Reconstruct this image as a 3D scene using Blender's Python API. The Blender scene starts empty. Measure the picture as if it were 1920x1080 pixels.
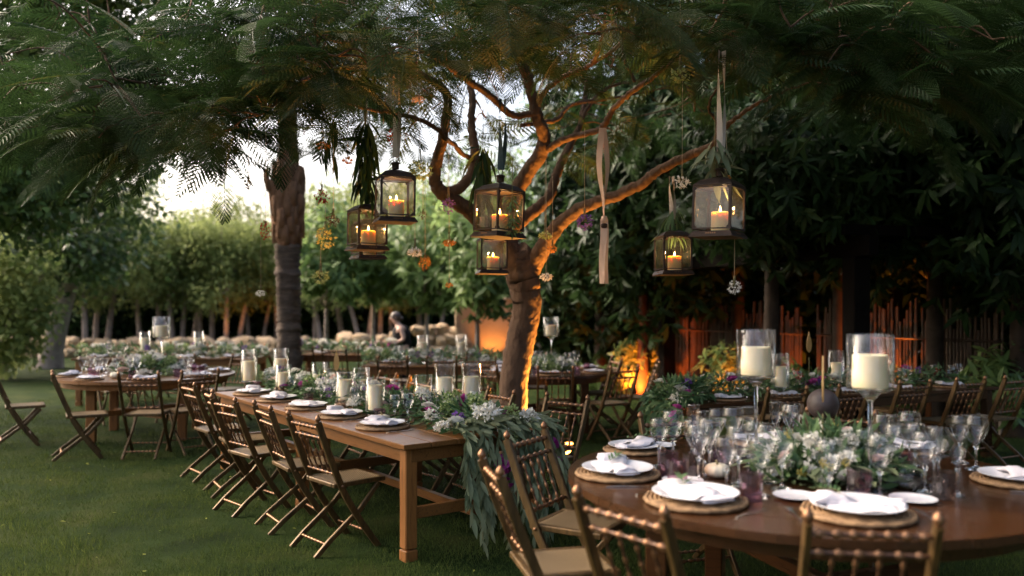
import bpy, bmesh, math, random
import numpy as np
from mathutils import Vector, Matrix, Euler

random.seed(11)
rng = np.random.default_rng(11)
scn = bpy.context.scene
COL = scn.collection
PI = math.pi
R_ = math.radians

# ------------------------------------------------------------------ camera
CAM_H, FPX, HZ = 1.66, 1572.0, 566.0        # eye height, focal length and horizon row in photo pixels
cam_d = bpy.data.cameras.new('camera')
cam = bpy.data.objects.new('camera', cam_d)
COL.objects.link(cam)
cam.location = (0, 0, CAM_H)
cam.rotation_euler = (R_(90), 0, 0)
cam_d.sensor_width = 36
cam_d.lens = FPX / 1920 * 36
cam_d.shift_y = (HZ - 540) / 1920
cam_d.clip_start = 0.05
cam_d.clip_end = 3000
cam_d.dof.use_dof = True
cam_d.dof.focus_distance = 5.9
cam_d.dof.aperture_fstop = 1.0
scn.camera = cam

# ------------------------------------------------------------------ sky, sun, exposure
SUN_EL, SUN_AZ = R_(37), R_(-66)              # veiled sun, off to the left
world = bpy.data.worlds.new('World')
scn.world = world
world.use_nodes = True
wn = world.node_tree
bg = wn.nodes['Background']
sky = wn.nodes.new('ShaderNodeTexSky')
sky.sky_type = 'NISHITA'
sky.sun_disc = False
sky.sun_elevation = SUN_EL
sky.sun_rotation = SUN_AZ
sky.air_density = 0.85
sky.dust_density = 8.0
sky.ozone_density = 0.2
wn.links.new(sky.outputs[0], bg.inputs[0])
bg.inputs[1].default_value = 0.15
sun_d = bpy.data.lights.new('sun', 'SUN')
sun_d.energy = 0.3
sun_d.angle = R_(25)
sun_d.color = (1.0, 0.82, 0.62)
sun = bpy.data.objects.new('sun', sun_d)
COL.objects.link(sun)
sd = Vector((math.sin(SUN_AZ) * math.cos(SUN_EL), math.cos(SUN_AZ) * math.cos(SUN_EL), math.sin(SUN_EL)))
sun.rotation_euler = sd.to_track_quat('Z', 'Y').to_euler()
scn.view_settings.view_transform = 'Standard'
scn.view_settings.look = 'None'
scn.view_settings.gamma = 1.0
scn.view_settings.use_curve_mapping = False
scn.view_settings.exposure = 2.05
cy = scn.cycles
cy.use_denoising = True
cy.max_bounces = 14
cy.diffuse_bounces = 3
cy.glossy_bounces = 4
cy.transmission_bounces = 14
cy.transparent_max_bounces = 20
cy.caustics_reflective = False
cy.sample_clamp_indirect = 4.0
cy.blur_glossy = 0.5

# ------------------------------------------------------------------ small helpers
def W(px, py, Y):
    return Vector(((px - 960) / FPX * Y, Y, CAM_H + (HZ - py) / FPX * Y))

def tag(o, label=None, cat=None, group=None, kind=None):
    if label: o['label'] = label
    if cat: o['category'] = cat
    if group: o['group'] = group
    if kind: o['kind'] = kind
    return o

def empty(name, loc=(0, 0, 0), rz=0.0):
    o = bpy.data.objects.new(name, None)
    o.empty_display_size = 0.1
    COL.objects.link(o)
    o.location = loc
    o.rotation_euler = (0, 0, rz)
    return o

def inst(name, mesh, parent=None, loc=(0, 0, 0), rot=(0, 0, 0), scale=None):
    o = bpy.data.objects.new(name, mesh)
    COL.objects.link(o)
    o.parent = parent
    o.location = loc
    o.rotation_euler = rot
    if scale is not None:
        o.scale = (scale,) * 3 if isinstance(scale, (int, float)) else scale
    return o

def copy_tree(o, parent=None):
    c = o.copy()
    COL.objects.link(c)
    c.parent = parent
    for ch in o.children:
        copy_tree(ch, c)
    return c

class MB:
    """collects simple shapes into one mesh"""
    def __init__(self):
        self.v, self.f, self.m, self.s = [], [], [], []
    def face(self, idx, mi=0, smooth=False):
        self.f.append(tuple(idx)); self.m.append(mi); self.s.append(smooth)
    def add(self, verts, faces, mi=0, smooth=False):
        b = len(self.v)
        self.v.extend([tuple(p) for p in verts])
        for f in faces:
            self.face([i + b for i in f], mi, smooth)
    def box(self, c, s, mi=0, M=None, taper=1.0, bevel=0.0):
        x, y, z = s[0] / 2, s[1] / 2, s[2] / 2
        if bevel > 0:
            b = min(bevel, x * .9, y * .9, z * .9)
            ring = lambda X, Y, Z: [(-X + b, -Y, Z), (X - b, -Y, Z), (X, -Y + b, Z), (X, Y - b, Z), (X - b, Y, Z), (-X + b, Y, Z), (-X, Y - b, Z), (-X, -Y + b, Z)]
            rings = [[(px * (x - b) / x, py * (y - b) / y, pz) for px, py, pz in ring(x, y, -z)], ring(x, y, -z + b), ring(x, y, z - b),
                     [(px * (x - b) / x, py * (y - b) / y, pz) for px, py, pz in ring(x, y, z)]]
            P = [p for r in rings for p in r]
            fs = []
            for k in range(3):
                for i in range(8):
                    j = (i + 1) % 8
                    fs.append((k * 8 + i, k * 8 + j, k * 8 + 8 + j, k * 8 + 8 + i))
            fs.append(tuple(range(7, -1, -1)))
            fs.append(tuple(range(24, 32)))
        else:
            P = [(-x, -y, -z), (x, -y, -z), (x, y, -z), (-x, y, -z), (-x * taper, -y * taper, z), (x * taper, -y * taper, z), (x * taper, y * taper, z), (-x * taper, y * taper, z)]
            fs = [(3, 2, 1, 0), (4, 5, 6, 7), (0, 1, 5, 4), (1, 2, 6, 5), (2, 3, 7, 6), (3, 0, 4, 7)]
        c = Vector(c)
        out = []
        for p in P:
            p = Vector(p)
            if M is not None: p = M @ p
            out.append(p + c)
        self.add(out, fs, mi)
    def tube(self, pts, rad, n=8, mi=0, cap=True, smooth=True, flat=None):
        pts = [Vector(p) for p in pts]
        if isinstance(rad, (int, float)): rad = [rad] * len(pts)
        b = len(self.v)
        up = None
        for i, p in enumerate(pts):
            d = (pts[min(i + 1, len(pts) - 1)] - pts[max(i - 1, 0)])
            d = d.normalized() if d.length > 1e-9 else Vector((0, 0, 1))
            if up is None:
                a = Vector((1, 0, 0)) if abs(d.x) < .8 else Vector((0, 1, 0))
                up = (a - d * a.dot(d)).normalized()
            else:
                up = (up - d * up.dot(d))
                up = up.normalized() if up.length > 1e-6 else d.orthogonal().normalized()
            s = d.cross(up)
            for k in range(n):
                t = 2 * PI * k / n
                self.v.append(tuple(p + (up * math.cos(t) + s * math.sin(t) * (flat or 1.0)) * rad[i]))
        for i in range(len(pts) - 1):
            for k in range(n):
                k2 = (k + 1) % n
                self.face((b + i * n + k, b + i * n + k2, b + (i + 1) * n + k2, b + (i + 1) * n + k), mi, smooth)
        if cap:
            self.face([b + k for k in range(n - 1, -1, -1)], mi)
            e = b + (len(pts) - 1) * n
            self.face([e + k for k in range(n)], mi)
    def lathe(self, prof, n=16, mi=0, c=(0, 0, 0), M=None, smooth=True, mis=None, flute=0.0, nf=0):
        """prof = [(r,z)...]; open ends, r=0 closes"""
        c = Vector(c)
        b = len(self.v)
        for (r, z) in prof:
            for k in range(n):
                t = 2 * PI * k / n
                rr = r * (1 + (flute * math.cos(nf * t) if nf else 0))
                p = Vector((rr * math.cos(t), rr * math.sin(t), z))
                if M is not None: p = M @ p
                self.v.append(tuple(p + c))
        for i in range(len(prof) - 1):
            mm = mis[i] if mis else mi
            for k in range(n):
                k2 = (k + 1) % n
                if prof[i][0] < 1e-7:
                    self.face((b + i * n, b + (i + 1) * n + k2, b + (i + 1) * n + k), mm, smooth)
                elif prof[i + 1][0] < 1e-7:
                    self.face((b + i * n + k, b + i * n + k2, b + (i + 1) * n), mm, smooth)
                else:
                    self.face((b + i * n + k, b + i * n + k2, b + (i + 1) * n + k2, b + (i + 1) * n + k), mm, smooth)
    def mesh(self, name, mats):
        me = bpy.data.meshes.new(name)
        me.from_pydata(self.v, [], self.f)
        for m in (mats if isinstance(mats, (list, tuple)) else [mats]):
            me.materials.append(m)
        me.polygons.foreach_set('material_index', self.m)
        me.polygons.foreach_set('use_smooth', self.s)
        me.update()
        return me
    def build(self, name, mats, parent=None, **k):
        return inst(name, self.mesh(name, mats), parent, **k)

def norm(a):
    return a / np.maximum(np.linalg.norm(a, axis=-1, keepdims=True), 1e-9)

def frames(d, up):
    """rotation matrices whose y column is d and z column is close to up"""
    y = norm(d)
    x = norm(np.cross(y, up))
    z = np.cross(x, y)
    return np.stack([x, y, z], axis=-1)

def scatter(name, tv, tf, P, Rm, S, mat, tint=None, smooth=True, S3=None):
    """one mesh of len(P) copies of a small template"""
    tv = np.asarray(tv, float); tf = np.asarray(tf, int)
    n, k = len(P), len(tv)
    T = np.broadcast_to(tv, (n, k, 3)) if S3 is None else tv[None] * S3[:, None, :]
    V = np.einsum('nij,nkj->nki', Rm, T) * np.asarray(S).reshape(n, 1, 1) + P[:, None, :]
    Fc = (tf[None] + (np.arange(n) * k)[:, None, None]).reshape(-1, tf.shape[1])
    me = bpy.data.meshes.new(name)
    me.vertices.add(n * k)
    me.vertices.foreach_set('co', V.reshape(-1).astype(np.float32))
    nl = Fc.size
    me.loops.add(nl)
    me.loops.foreach_set('vertex_index', Fc.reshape(-1).astype(np.int32))
    me.polygons.add(len(Fc))
    me.polygons.foreach_set('loop_start', (np.arange(len(Fc)) * tf.shape[1]).astype(np.int32))
    me.polygons.foreach_set('use_smooth', np.full(len(Fc), smooth))
    if tint is None: tint = rng.random(n)
    at = me.attributes.new('tint', 'FLOAT', 'POINT')
    at.data.foreach_set('value', np.repeat(np.asarray(tint, np.float32), k))
    me.materials.append(mat)
    me.update(calc_edges=True)
    me.validate()
    return me

# leaf templates: length 1 along +y, flat side +z
LEAF2 = (np.array([(0, 0, 0), (-.2, .45, .05), (0, 1, -.12), (.2, .45, .05)]), np.array([(0, 2, 1), (0, 3, 2)]))
LEAFW = (np.array([(0, 0, 0), (-.32, .42, .05), (0, 1, -.1), (.32, .42, .05)]), np.array([(0, 2, 1), (0, 3, 2)]))
def long_leaf(w, droop, fold=.25):
    ys = [0, .22, .5, .78]
    ws = [.12, .85, 1.0, .6]
    v, f = [], []
    for y, ww in zip(ys, ws):
        z = -droop * y * y
        v += [(-w * ww, y, z + fold * w * ww), (0, y, z), (w * ww, y, z + fold * w * ww)]
    v.append((0, 1, -droop))
    for i in range(3):
        a = i * 3
        f += [(a, a + 1, a + 4), (a, a + 4, a + 3), (a + 1, a + 2, a + 5), (a + 1, a + 5, a + 4)]
    f += [(9, 10, 12), (10, 11, 12)]
    return np.array(v, float), np.array(f)
# ------------------------------------------------------------------ materials
def nmat(name):
    m = bpy.data.materials.new(name)
    m.use_nodes = True
    nt = m.node_tree
    return m, nt, nt.nodes['Principled BSDF'], nt.nodes['Material Output']

def nd(nt, t, **k):
    n = nt.nodes.new('ShaderNode' + t)
    for a, b in k.items():
        if a.startswith('i_'):
            key = a[2:]
            n.inputs[int(key) if key.isdigit() else key.replace('_', ' ')].default_value = b
        else:
            setattr(n, a, b)
    return n

def ramp(nt, stops):
    r = nt.nodes.new('ShaderNodeValToRGB')
    e = r.color_ramp.elements
    while len(e) < len(stops): e.new(.5)
    for i, (p, c) in enumerate(stops):
        e[i].position = p
        e[i].color = (*c, 1)
    return r

def surf(name, c1, c2, scale=8, rough=.6, metal=0.0, bump=.2, bscale=None, stretch=(1, 1, 1), detail=6, rvar=.12, objrand=.0, spec=.5, coat=0, c3=None, dist=.02):
    """two-tone noise surface with relief and uneven gloss"""
    m, nt, bs, out = nmat(name)
    L = nt.links.new
    tc = nd(nt, 'TexCoord')
    oi = nd(nt, 'ObjectInfo')
    mp = nd(nt, 'Mapping')
    mp.inputs['Scale'].default_value = stretch
    L(tc.outputs['Object'], mp.inputs[0])
    ad = nd(nt, 'VectorMath', operation='ADD')
    sc = nd(nt, 'VectorMath', operation='SCALE')
    sc.inputs['Scale'].default_value = 37.0
    cb = nd(nt, 'CombineXYZ')
    for i in range(3): L(oi.outputs['Random'], cb.inputs[i])
    L(cb.outputs[0], sc.inputs[0])
    L(mp.outputs[0], ad.inputs[0]); L(sc.outputs[0], ad.inputs[1])
    nz = nd(nt, 'TexNoise', i_Scale=scale, i_Detail=detail, i_Roughness=.62)
    L(ad.outputs[0], nz.inputs['Vector'])
    st = [(.3, c1), (.7, c2)] if c3 is None else [(.25, c1), (.5, c2), (.75, c3)]
    rp = ramp(nt, st)
    L(nz.outputs[0], rp.inputs[0])
    col = rp.outputs[0]
    if objrand:
        hs = nd(nt, 'HueSaturation')
        mr = nd(nt, 'MapRange', i_3=1 - objrand, i_4=1 + objrand)
        L(oi.outputs['Random'], mr.inputs[0]); L(mr.outputs[0], hs.inputs['Value']); L(col, hs.inputs['Color'])
        col = hs.outputs[0]
    L(col, bs.inputs['Base Color'])
    mr2 = nd(nt, 'MapRange', i_3=max(.02, rough - rvar), i_4=min(1, rough + rvar))
    L(nz.outputs[0], mr2.inputs[0]); L(mr2.outputs[0], bs.inputs['Roughness'])
    bs.inputs['Metallic'].default_value = metal
    bs.inputs['Specular IOR Level'].default_value = spec
    bs.inputs['Coat Weight'].default_value = coat
    if bump:
        nb = nd(nt, 'TexNoise', i_Scale=bscale or scale * 3, i_Detail=4)
        L(ad.outputs[0], nb.inputs['Vector'])
        bp = nd(nt, 'Bump', i_Strength=bump, i_Distance=dist)
        L(nb.outputs[0], bp.inputs['Height']); L(bp.outputs[0], bs.inputs['Normal'])
    return m

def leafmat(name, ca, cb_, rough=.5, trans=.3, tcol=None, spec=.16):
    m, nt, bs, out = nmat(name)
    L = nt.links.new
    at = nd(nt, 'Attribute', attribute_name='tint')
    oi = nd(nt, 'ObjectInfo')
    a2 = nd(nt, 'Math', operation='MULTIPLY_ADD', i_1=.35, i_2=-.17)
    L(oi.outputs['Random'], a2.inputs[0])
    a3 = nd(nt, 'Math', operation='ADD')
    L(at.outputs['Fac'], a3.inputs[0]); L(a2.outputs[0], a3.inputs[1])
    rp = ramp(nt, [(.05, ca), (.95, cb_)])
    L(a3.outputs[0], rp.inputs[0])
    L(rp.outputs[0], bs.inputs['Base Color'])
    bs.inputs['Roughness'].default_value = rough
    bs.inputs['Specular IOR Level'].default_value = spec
    tr = nd(nt, 'BsdfTranslucent')
    if tcol is None:
        g = nd(nt, 'Gamma', i_1=.85); L(rp.outputs[0], g.inputs[0]); L(g.outputs[0], tr.inputs[0])
    else:
        tr.inputs[0].default_value = (*tcol, 1)
    mx = nd(nt, 'MixShader', i_0=trans)
    L(bs.outputs[0], mx.inputs[1]); L(tr.outputs[0], mx.inputs[2]); L(mx.outputs[0], out.inputs[0])
    return m

def thin_glass(name, tintc=(1, 1, 1), refl=1.0, haze=.03):
    """thin pane: light passes straight through, edges and sheen reflect"""
    m, nt, bs, out = nmat(name)
    L = nt.links.new
    nt.nodes.remove(bs)
    tp = nd(nt, 'BsdfTransparent'); tp.inputs[0].default_value = (*tintc, 1)
    gl = nd(nt, 'BsdfGlossy', i_Roughness=.03); gl.inputs[0].default_value = (refl, refl, refl, 1)
    lw = nd(nt, 'LayerWeight', i_0=.5)
    pw = nd(nt, 'Math', operation='POWER', i_1=4.0); L(lw.outputs['Facing'], pw.inputs[0])
    fr = nd(nt, 'MapRange', i_3=.045, i_4=.9); L(pw.outputs[0], fr.inputs[0])
    mx = nd(nt, 'MixShader')
    L(fr.outputs[0], mx.inputs[0]); L(tp.outputs[0], mx.inputs[1]); L(gl.outputs[0], mx.inputs[2])
    df = nd(nt, 'BsdfDiffuse'); df.inputs[0].default_value = (.75, .75, .72, 1)
    nz = nd(nt, 'TexNoise', i_Scale=9.0, i_Detail=5)
    tc = nd(nt, 'TexCoord'); L(tc.outputs['Object'], nz.inputs['Vector'])
    mr = nd(nt, 'MapRange', i_1=.4, i_2=.75, i_3=haze * .3, i_4=haze * 1.8)
    L(nz.outputs[0], mr.inputs[0])
    m2 = nd(nt, 'MixShader')
    L(mr.outputs[0], m2.inputs[0]); L(mx.outputs[0], m2.inputs[1]); L(df.outputs[0], m2.inputs[2])
    L(m2.outputs[0], out.inputs[0])
    return m

def solid_glass(name, c=(1, 1, 1), rough=0.0):
    m, nt, bs, out = nmat(name)
    bs.inputs['Base Color'].default_value = (*c, 1)
    bs.inputs['Transmission Weight'].default_value = 1.0
    bs.inputs['Roughness'].default_value = rough
    bs.inputs['IOR'].default_value = 1.46
    return m

def emit(name, c, s):
    m, nt, bs, out = nmat(name)
    nt.nodes.remove(bs)
    e = nd(nt, 'Emission', i_1=s); e.inputs[0].default_value = (*c, 1)
    nt.links.new(e.outputs[0], out.inputs[0])
    return m

M = {}
M['gold'] = surf('bronze_gold_paint', (.040, .022, .007), (.135, .076, .023), scale=6, stretch=(6, 6, .8), rough=.45, metal=.45, bump=.15, objrand=.12)
M['bronze'] = surf('dark_bronze', (.045, .022, .013), (.13, .06, .03), scale=14, rough=.36, metal=.45, bump=.1)
M['copper'] = surf('copper_knob', (.16, .078, .036), (.30, .155, .078), scale=30, rough=.36, metal=.7, bump=.05)
M['wood'] = surf('stained_table_wood', (.050, .018, .0045), (.165, .068, .019), scale=5, stretch=(14, .9, 14), rough=.34, bump=.25, bscale=14, objrand=.22, spec=.3, coat=.08, c3=(.105, .040, .0105), dist=.004)
M['wood_x'] = surf('stained_leg_wood', (.085, .030, .007), (.24, .095, .024), scale=5, stretch=(14, 14, .9), rough=.5, spec=.25, bump=.25, bscale=14, objrand=.12, c3=(.16, .060, .014), dist=.004)
M['darkwood'] = surf('dark_table_wood', (.015, .006, .0025), (.056, .022, .008), scale=5, stretch=(14, .9, 14), rough=.22, rvar=.10, bump=.22, bscale=14, objrand=.25, spec=.35, coat=.1, c3=(.032, .0125, .005), dist=.004)
M['blackwood'] = surf('dark_pergola_wood', (.0035, .003, .0025), (.009, .007, .0055), spec=.03, scale=5, stretch=(10, 10, 1), rough=.85, bump=.3, dist=.005)
M['porcelain'] = surf('white_porcelain', (.68, .67, .68), (.73, .72, .735), scale=3, rough=.18, rvar=.05, bump=0)
M['linen'] = surf('white_linen', (.60, .555, .565), (.72, .67, .68), scale=5, rough=.9, bump=.25, bscale=420, rvar=.05, dist=.0006)
M['wicker'] = surf('jute_wicker', (.13, .068, .027), (.36, .215, .10), scale=55, rough=.8, bump=.6, bscale=160, dist=.002)
M['steel'] = surf('cutlery_steel', (.6, .58, .56), (.72, .70, .68), scale=20, rough=.2, metal=1, bump=0, rvar=.06)
M['iron'] = surf('rusty_black_iron', (.014, .011, .010), (.06, .032, .018), scale=26, rough=.55, metal=.5, bump=.3, dist=.002)
M['wax'] = None
M['bark'] = surf('smooth_brown_bark', (.055, .031, .019), (.125, .075, .046), spec=.25, scale=7, stretch=(1, 1, .55), rough=.88, bump=.9, bscale=22, c3=(.085, .050, .031), dist=.03)
M['palebark'] = surf('pale_trunk_bark', (.20, .15, .12), (.36, .29, .24), scale=5, rough=.9, bump=.5, dist=.02, objrand=.15)
M['darkbark'] = surf('dark_trunk_bark', (.022, .016, .012), (.06, .045, .034), scale=5, rough=.95, bump=.5, dist=.02, spec=.15)
M['palmgrey'] = surf('ringed_palm_bark', (.055, .038, .028), (.18, .125, .088), scale=6, stretch=(1, 1, 5), rough=.95, bump=.8, dist=.03)
M['palmred'] = surf('fibrous_palm_bark', (.085, .036, .017), (.27, .135, .068), scale=7, stretch=(3, 3, .7), rough=.95, bump=.9, dist=.03, c3=(.15, .068, .034))
M['rock'] = surf('tan_sandstone', (.26, .165, .09), (.50, .36, .22), scale=2.2, rough=.92, bump=.8, bscale=9, objrand=.2, c3=(.36, .26, .17), dist=.05)
M['render'] = surf('tan_plaster_wall', (.30, .20, .12), (.38, .27, .17), scale=2, rough=.95, bump=.3, dist=.01)
M['bamboo'] = surf('dry_bamboo', (.028, .014, .006), (.075, .042, .018), scale=6, stretch=(3, 3, .5), rough=.6, bump=.2, objrand=.25, dist=.004)
M['soil'] = surf('bare_soil', (.045, .03, .02), (.10, .07, .045), scale=3, rough=.97, bump=.6, dist=.03)
M['ribbon'] = surf('peach_satin', (.72, .45, .31), (.82, .57, .42), scale=4, stretch=(1, 1, .2), rough=.45, bump=.15, dist=.004)
M['ribbon_grey'] = surf('taupe_satin', (.46, .36, .27), (.58, .47, .37), scale=4, stretch=(1, 1, .2), rough=.5, bump=.15, dist=.004)
M['ribbon_dark'] = surf('dark_green_ribbon', (.012, .03, .028), (.03, .055, .05), scale=4, rough=.6, bump=.1)
M['string'] = surf('jute_string', (.38, .28, .17), (.5, .38, .25), scale=40, rough=.9, bump=0)
M['glass'] = thin_glass('thin_clear_glass', (.99, .992, .99), 1.0, .012)
M['pane'] = thin_glass('dusty_lantern_pane', (.90, .87, .82), .6, .015)
M['bowl'] = thin_glass('thin_goblet_glass', (.97, .975, .98), 1.0, .010)
M['crystal'] = solid_glass('crystal', (1, 1, 1))
M['purple'] = thin_glass('plum_glass', (.66, .47, .55), 1.0, .02)
M['smoke'] = thin_glass('smoked_glass', (.58, .48, .44), 1.0, .02)
M['pumpkin'] = surf('cream_pumpkin', (.66, .56, .38), (.80, .72, .54), scale=5, rough=.55, bump=.1)
M['stem'] = surf('plant_stem', (.10, .10, .03), (.20, .16, .07), scale=12, rough=.8, bump=0)
M['twine_bark'] = M['stem']
M['ball'] = surf('dark_clay', (.035, .024, .022), (.07, .048, .042), scale=8, rough=.5, bump=.15)
M['signwood'] = surf('gilded_sign_wood', (.40, .23, .08), (.58, .36, .14), scale=9, rough=.45, metal=.3, bump=.1)
M['skin'] = surf('skin', (.60, .38, .28), (.66, .43, .33), scale=3, rough=.55, bump=.05)
M['hair'] = surf('grey_brown_hair', (.06, .042, .035), (.17, .13, .11), scale=20, stretch=(6, 6, 1), rough=.5, bump=.4, dist=.004)
M['cloth'] = surf('black_cloth', (.008, .008, .009), (.018, .017, .018), scale=12, rough=.9, bump=.3, dist=.004)
M['flame'] = emit('candle_flame', (1.0, .55, .16), 22)
M['lamp'] = emit('uplight_lens', (1.0, .36, .05), 7)

def wax(name, c, glow):
    m, nt, bs, out = nmat(name)
    bs.inputs['Base Color'].default_value = (*c, 1)
    bs.inputs['Roughness'].default_value = .5
    bs.inputs['Subsurface Weight'].default_value = glow
    bs.inputs['Subsurface Radius'].default_value = (1, .62, .3)
    bs.inputs['Subsurface Scale'].default_value = .04
    tc = nd(nt, 'TexCoord'); nz = nd(nt, 'TexNoise', i_Scale=11.0, i_Detail=3)
    nt.links.new(tc.outputs['Object'], nz.inputs['Vector'])
    rp = ramp(nt, [(.3, tuple(x * .93 for x in c)), (.7, c)])
    nt.links.new(nz.outputs[0], rp.inputs[0]); nt.links.new(rp.outputs[0], bs.inputs['Base Color'])
    return m
M['wax'] = wax('ivory_wax', (.92, .77, .48), .25)
M['waxlit'] = wax('lit_yellow_wax', (.86, .66, .36), .8)

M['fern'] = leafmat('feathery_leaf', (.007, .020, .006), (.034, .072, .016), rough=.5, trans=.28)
M['ficus'] = leafmat('ficus_leaf', (.030, .060, .016), (.13, .20, .05), rough=.4, trans=.28, spec=.25)
M['hedge'] = leafmat('hedge_leaf', (.085, .128, .034), (.30, .345, .11), rough=.5, trans=.5)
M['mango'] = leafmat('broad_green_leaf', (.065, .125, .034), (.22, .32, .10), rough=.42, trans=.42, spec=.25)
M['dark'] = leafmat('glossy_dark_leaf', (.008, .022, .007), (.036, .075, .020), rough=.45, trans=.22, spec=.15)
M['yellowleaf'] = leafmat('yellow_green_leaf', (.10, .16, .03), (.30, .30, .06), rough=.5, trans=.4)
M['euca'] = leafmat('eucalyptus_leaf', (.085, .115, .058), (.34, .36, .20), rough=.5, trans=.2)
M['olive'] = leafmat('garland_leaf', (.035, .085, .030), (.15, .23, .10), rough=.45, trans=.25)
M['grassb'] = leafmat('grass_blade', (.013, .034, .006), (.092, .116, .024), rough=.6, trans=.3)
M['white_petal'] = leafmat('white_petal', (.62, .60, .52), (.82, .80, .74), rough=.7, trans=.3)
M['purple_petal'] = leafmat('orchid_petal', (.28, .015, .16), (.55, .09, .36), rough=.6, trans=.3)
M['violet_petal'] = leafmat('violet_petal', (.10, .04, .22), (.26, .12, .42), rough=.6, trans=.3)
M['orange_petal'] = leafmat('orange_petal', (.36, .12, .02), (.55, .25, .05), rough=.6, trans=.3)
M['yellow_petal'] = leafmat('yellow_petal', (.45, .36, .05), (.68, .56, .16), rough=.6, trans=.3)
M['red_petal'] = leafmat('red_petal', (.20, .015, .012), (.42, .05, .03), rough=.6, trans=.25)
M['green_petal'] = leafmat('green_hydrangea', (.16, .24, .07), (.38, .46, .20), rough=.6, trans=.3)
M['blush_petal'] = leafmat('blush_petal', (.62, .42, .36), (.80, .62, .55), rough=.6, trans=.3)
M['brown_petal'] = leafmat('dried_petal', (.05, .03, .02), (.14, .08, .045), rough=.8, trans=.2)

def lawn_mat():
    m, nt, bs, out = nmat('lawn')
    L = nt.links.new
    tc = nd(nt, 'TexCoord')
    n1 = nd(nt, 'TexNoise', i_Scale=1.6, i_Detail=7); n2 = nd(nt, 'TexNoise', i_Scale=55, i_Detail=6, i_Roughness=.75)
    L(tc.outputs['Object'], n1.inputs['Vector']); L(tc.outputs['Object'], n2.inputs['Vector'])
    r1 = ramp(nt, [(.28, (.006, .018, .003)), (.5, (.019, .040, .007)), (.72, (.052, .062, .016))])
    r2 = ramp(nt, [(.3, (.25, .25, .22)), (.72, (1.5, 1.45, 1.2))])
    L(n1.outputs[0], r1.inputs[0]); L(n2.outputs[0], r2.inputs[0])
    mx = nd(nt, 'Mix', data_type='RGBA', blend_type='MULTIPLY'); mx.inputs[0].default_value = .8
    L(r1.outputs[0], mx.inputs[6]); L(r2.outputs[0], mx.inputs[7]); L(mx.outputs[2], bs.inputs['Base Color'])
    bs.inputs['Roughness'].default_value = .95
    bs.inputs['Specular IOR Level'].default_value = .08
    bp = nd(nt, 'Bump', i_Strength=.9, i_Distance=.03); L(n2.outputs[0], bp.inputs['Height']); L(bp.outputs[0], bs.inputs['Normal'])
    return m
M['lawn'] = lawn_mat()

def cane_mat():
    m, nt, bs, out = nmat('woven_cane')
    L = nt.links.new
    tc = nd(nt, 'TexCoord'); mp = nd(nt, 'Mapping'); mp.inputs['Scale'].default_value = (95, 95, 1)
    L(tc.outputs['Object'], mp.inputs[0])
    ck = nd(nt, 'TexChecker', i_Scale=1.0); L(mp.outputs[0], ck.inputs[0])
    rp = ramp(nt, [(0, (.085, .052, .022)), (1, (.28, .19, .09))]); L(ck.outputs[1], rp.inputs[0]); L(rp.outputs[0], bs.inputs['Base Color'])
    bs.inputs['Roughness'].default_value = .6
    bp = nd(nt, 'Bump', i_Strength=.5, i_Distance=.002); L(ck.outputs[1], bp.inputs['Height']); L(bp.outputs[0], bs.inputs['Normal'])
    return m
M['cane'] = cane_mat()
# ------------------------------------------------------------------ lawn and ground
def sheet(name, x0, x1, y0, y1, z, nx, ny, mat, amp=0.0):
    v, f = [], []
    for j in range(ny + 1):
        for i in range(nx + 1):
            x = x0 + (x1 - x0) * i / nx; y = y0 + (y1 - y0) * j / ny
            v.append((x, y, z + amp * (math.sin(x * 1.7 + y * .6) + math.sin(y * 2.1 - x * .8)) * .5))
    for j in range(ny):
        for i in range(nx):
            a = j * (nx + 1) + i
            f.append((a, a + 1, a + nx + 2, a + nx + 1))
    mb = MB(); mb.add(v, f, 0, True)
    return mb.build(name, mat)
tag(sheet('ground', -900, 900, -900, 900, -.03, 2, 2, M['soil']), kind='structure')
tag(sheet('lawn', -22, 16, -6, 25, 0, 60, 60, M['lawn'], .006), kind='structure')

# short mown blades, thick where the lawn is near and open
def grass():
    n = 330000
    Y = 3.2 + 11.5 * rng.random(n) ** 1.6
    X = (rng.random(n) * 1.3 - .68) * Y * 1.0
    keep = (X > -8) & (X < 7)
    X, Y = X[keep], Y[keep]; n = len(X)
    P = np.stack([X, Y, np.full(n, -.004)], -1)
    patch = .5 + .22 * np.sin(X * 1.3 + 2 * np.sin(Y * .9)) * np.sin(Y * 1.7 + np.sin(X * 2.3)) + .17 * np.sin(X * 5.1 + Y * 2.2 + 2 * np.sin(Y * 3.1)) + .14 * np.sin(Y * 9.3 - X * 7.7 + 2 * np.sin(X * 4))
    patch = np.clip(patch, 0, 1)
    az = rng.random(n) * 2 * PI
    lean = rng.random(n) * .9
    d = np.stack([np.cos(az) * lean, np.sin(az) * lean, np.ones(n)], -1)
    up = np.stack([np.cos(az + 1.5), np.sin(az + 1.5), np.zeros(n)], -1)
    tv = [(-.06, 0, 0), (.06, 0, 0), (0, 1, .1)]
    S = (.020 + .030 * rng.random(n)) * (.55 + .85 * patch)
    t = np.clip(.02 + .35 * rng.random(n) + .6 * patch * rng.random(n), 0, 1)
    t[rng.random(n) < .03] = 1.3
    me = scatter('grass', tv, [(0, 1, 2)], P, frames(d, up), S, M['grassb'], t)
    tag(inst('grass', me), 'short mown lawn grass under the tables', 'grass', kind='stuff')
grass()

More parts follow.
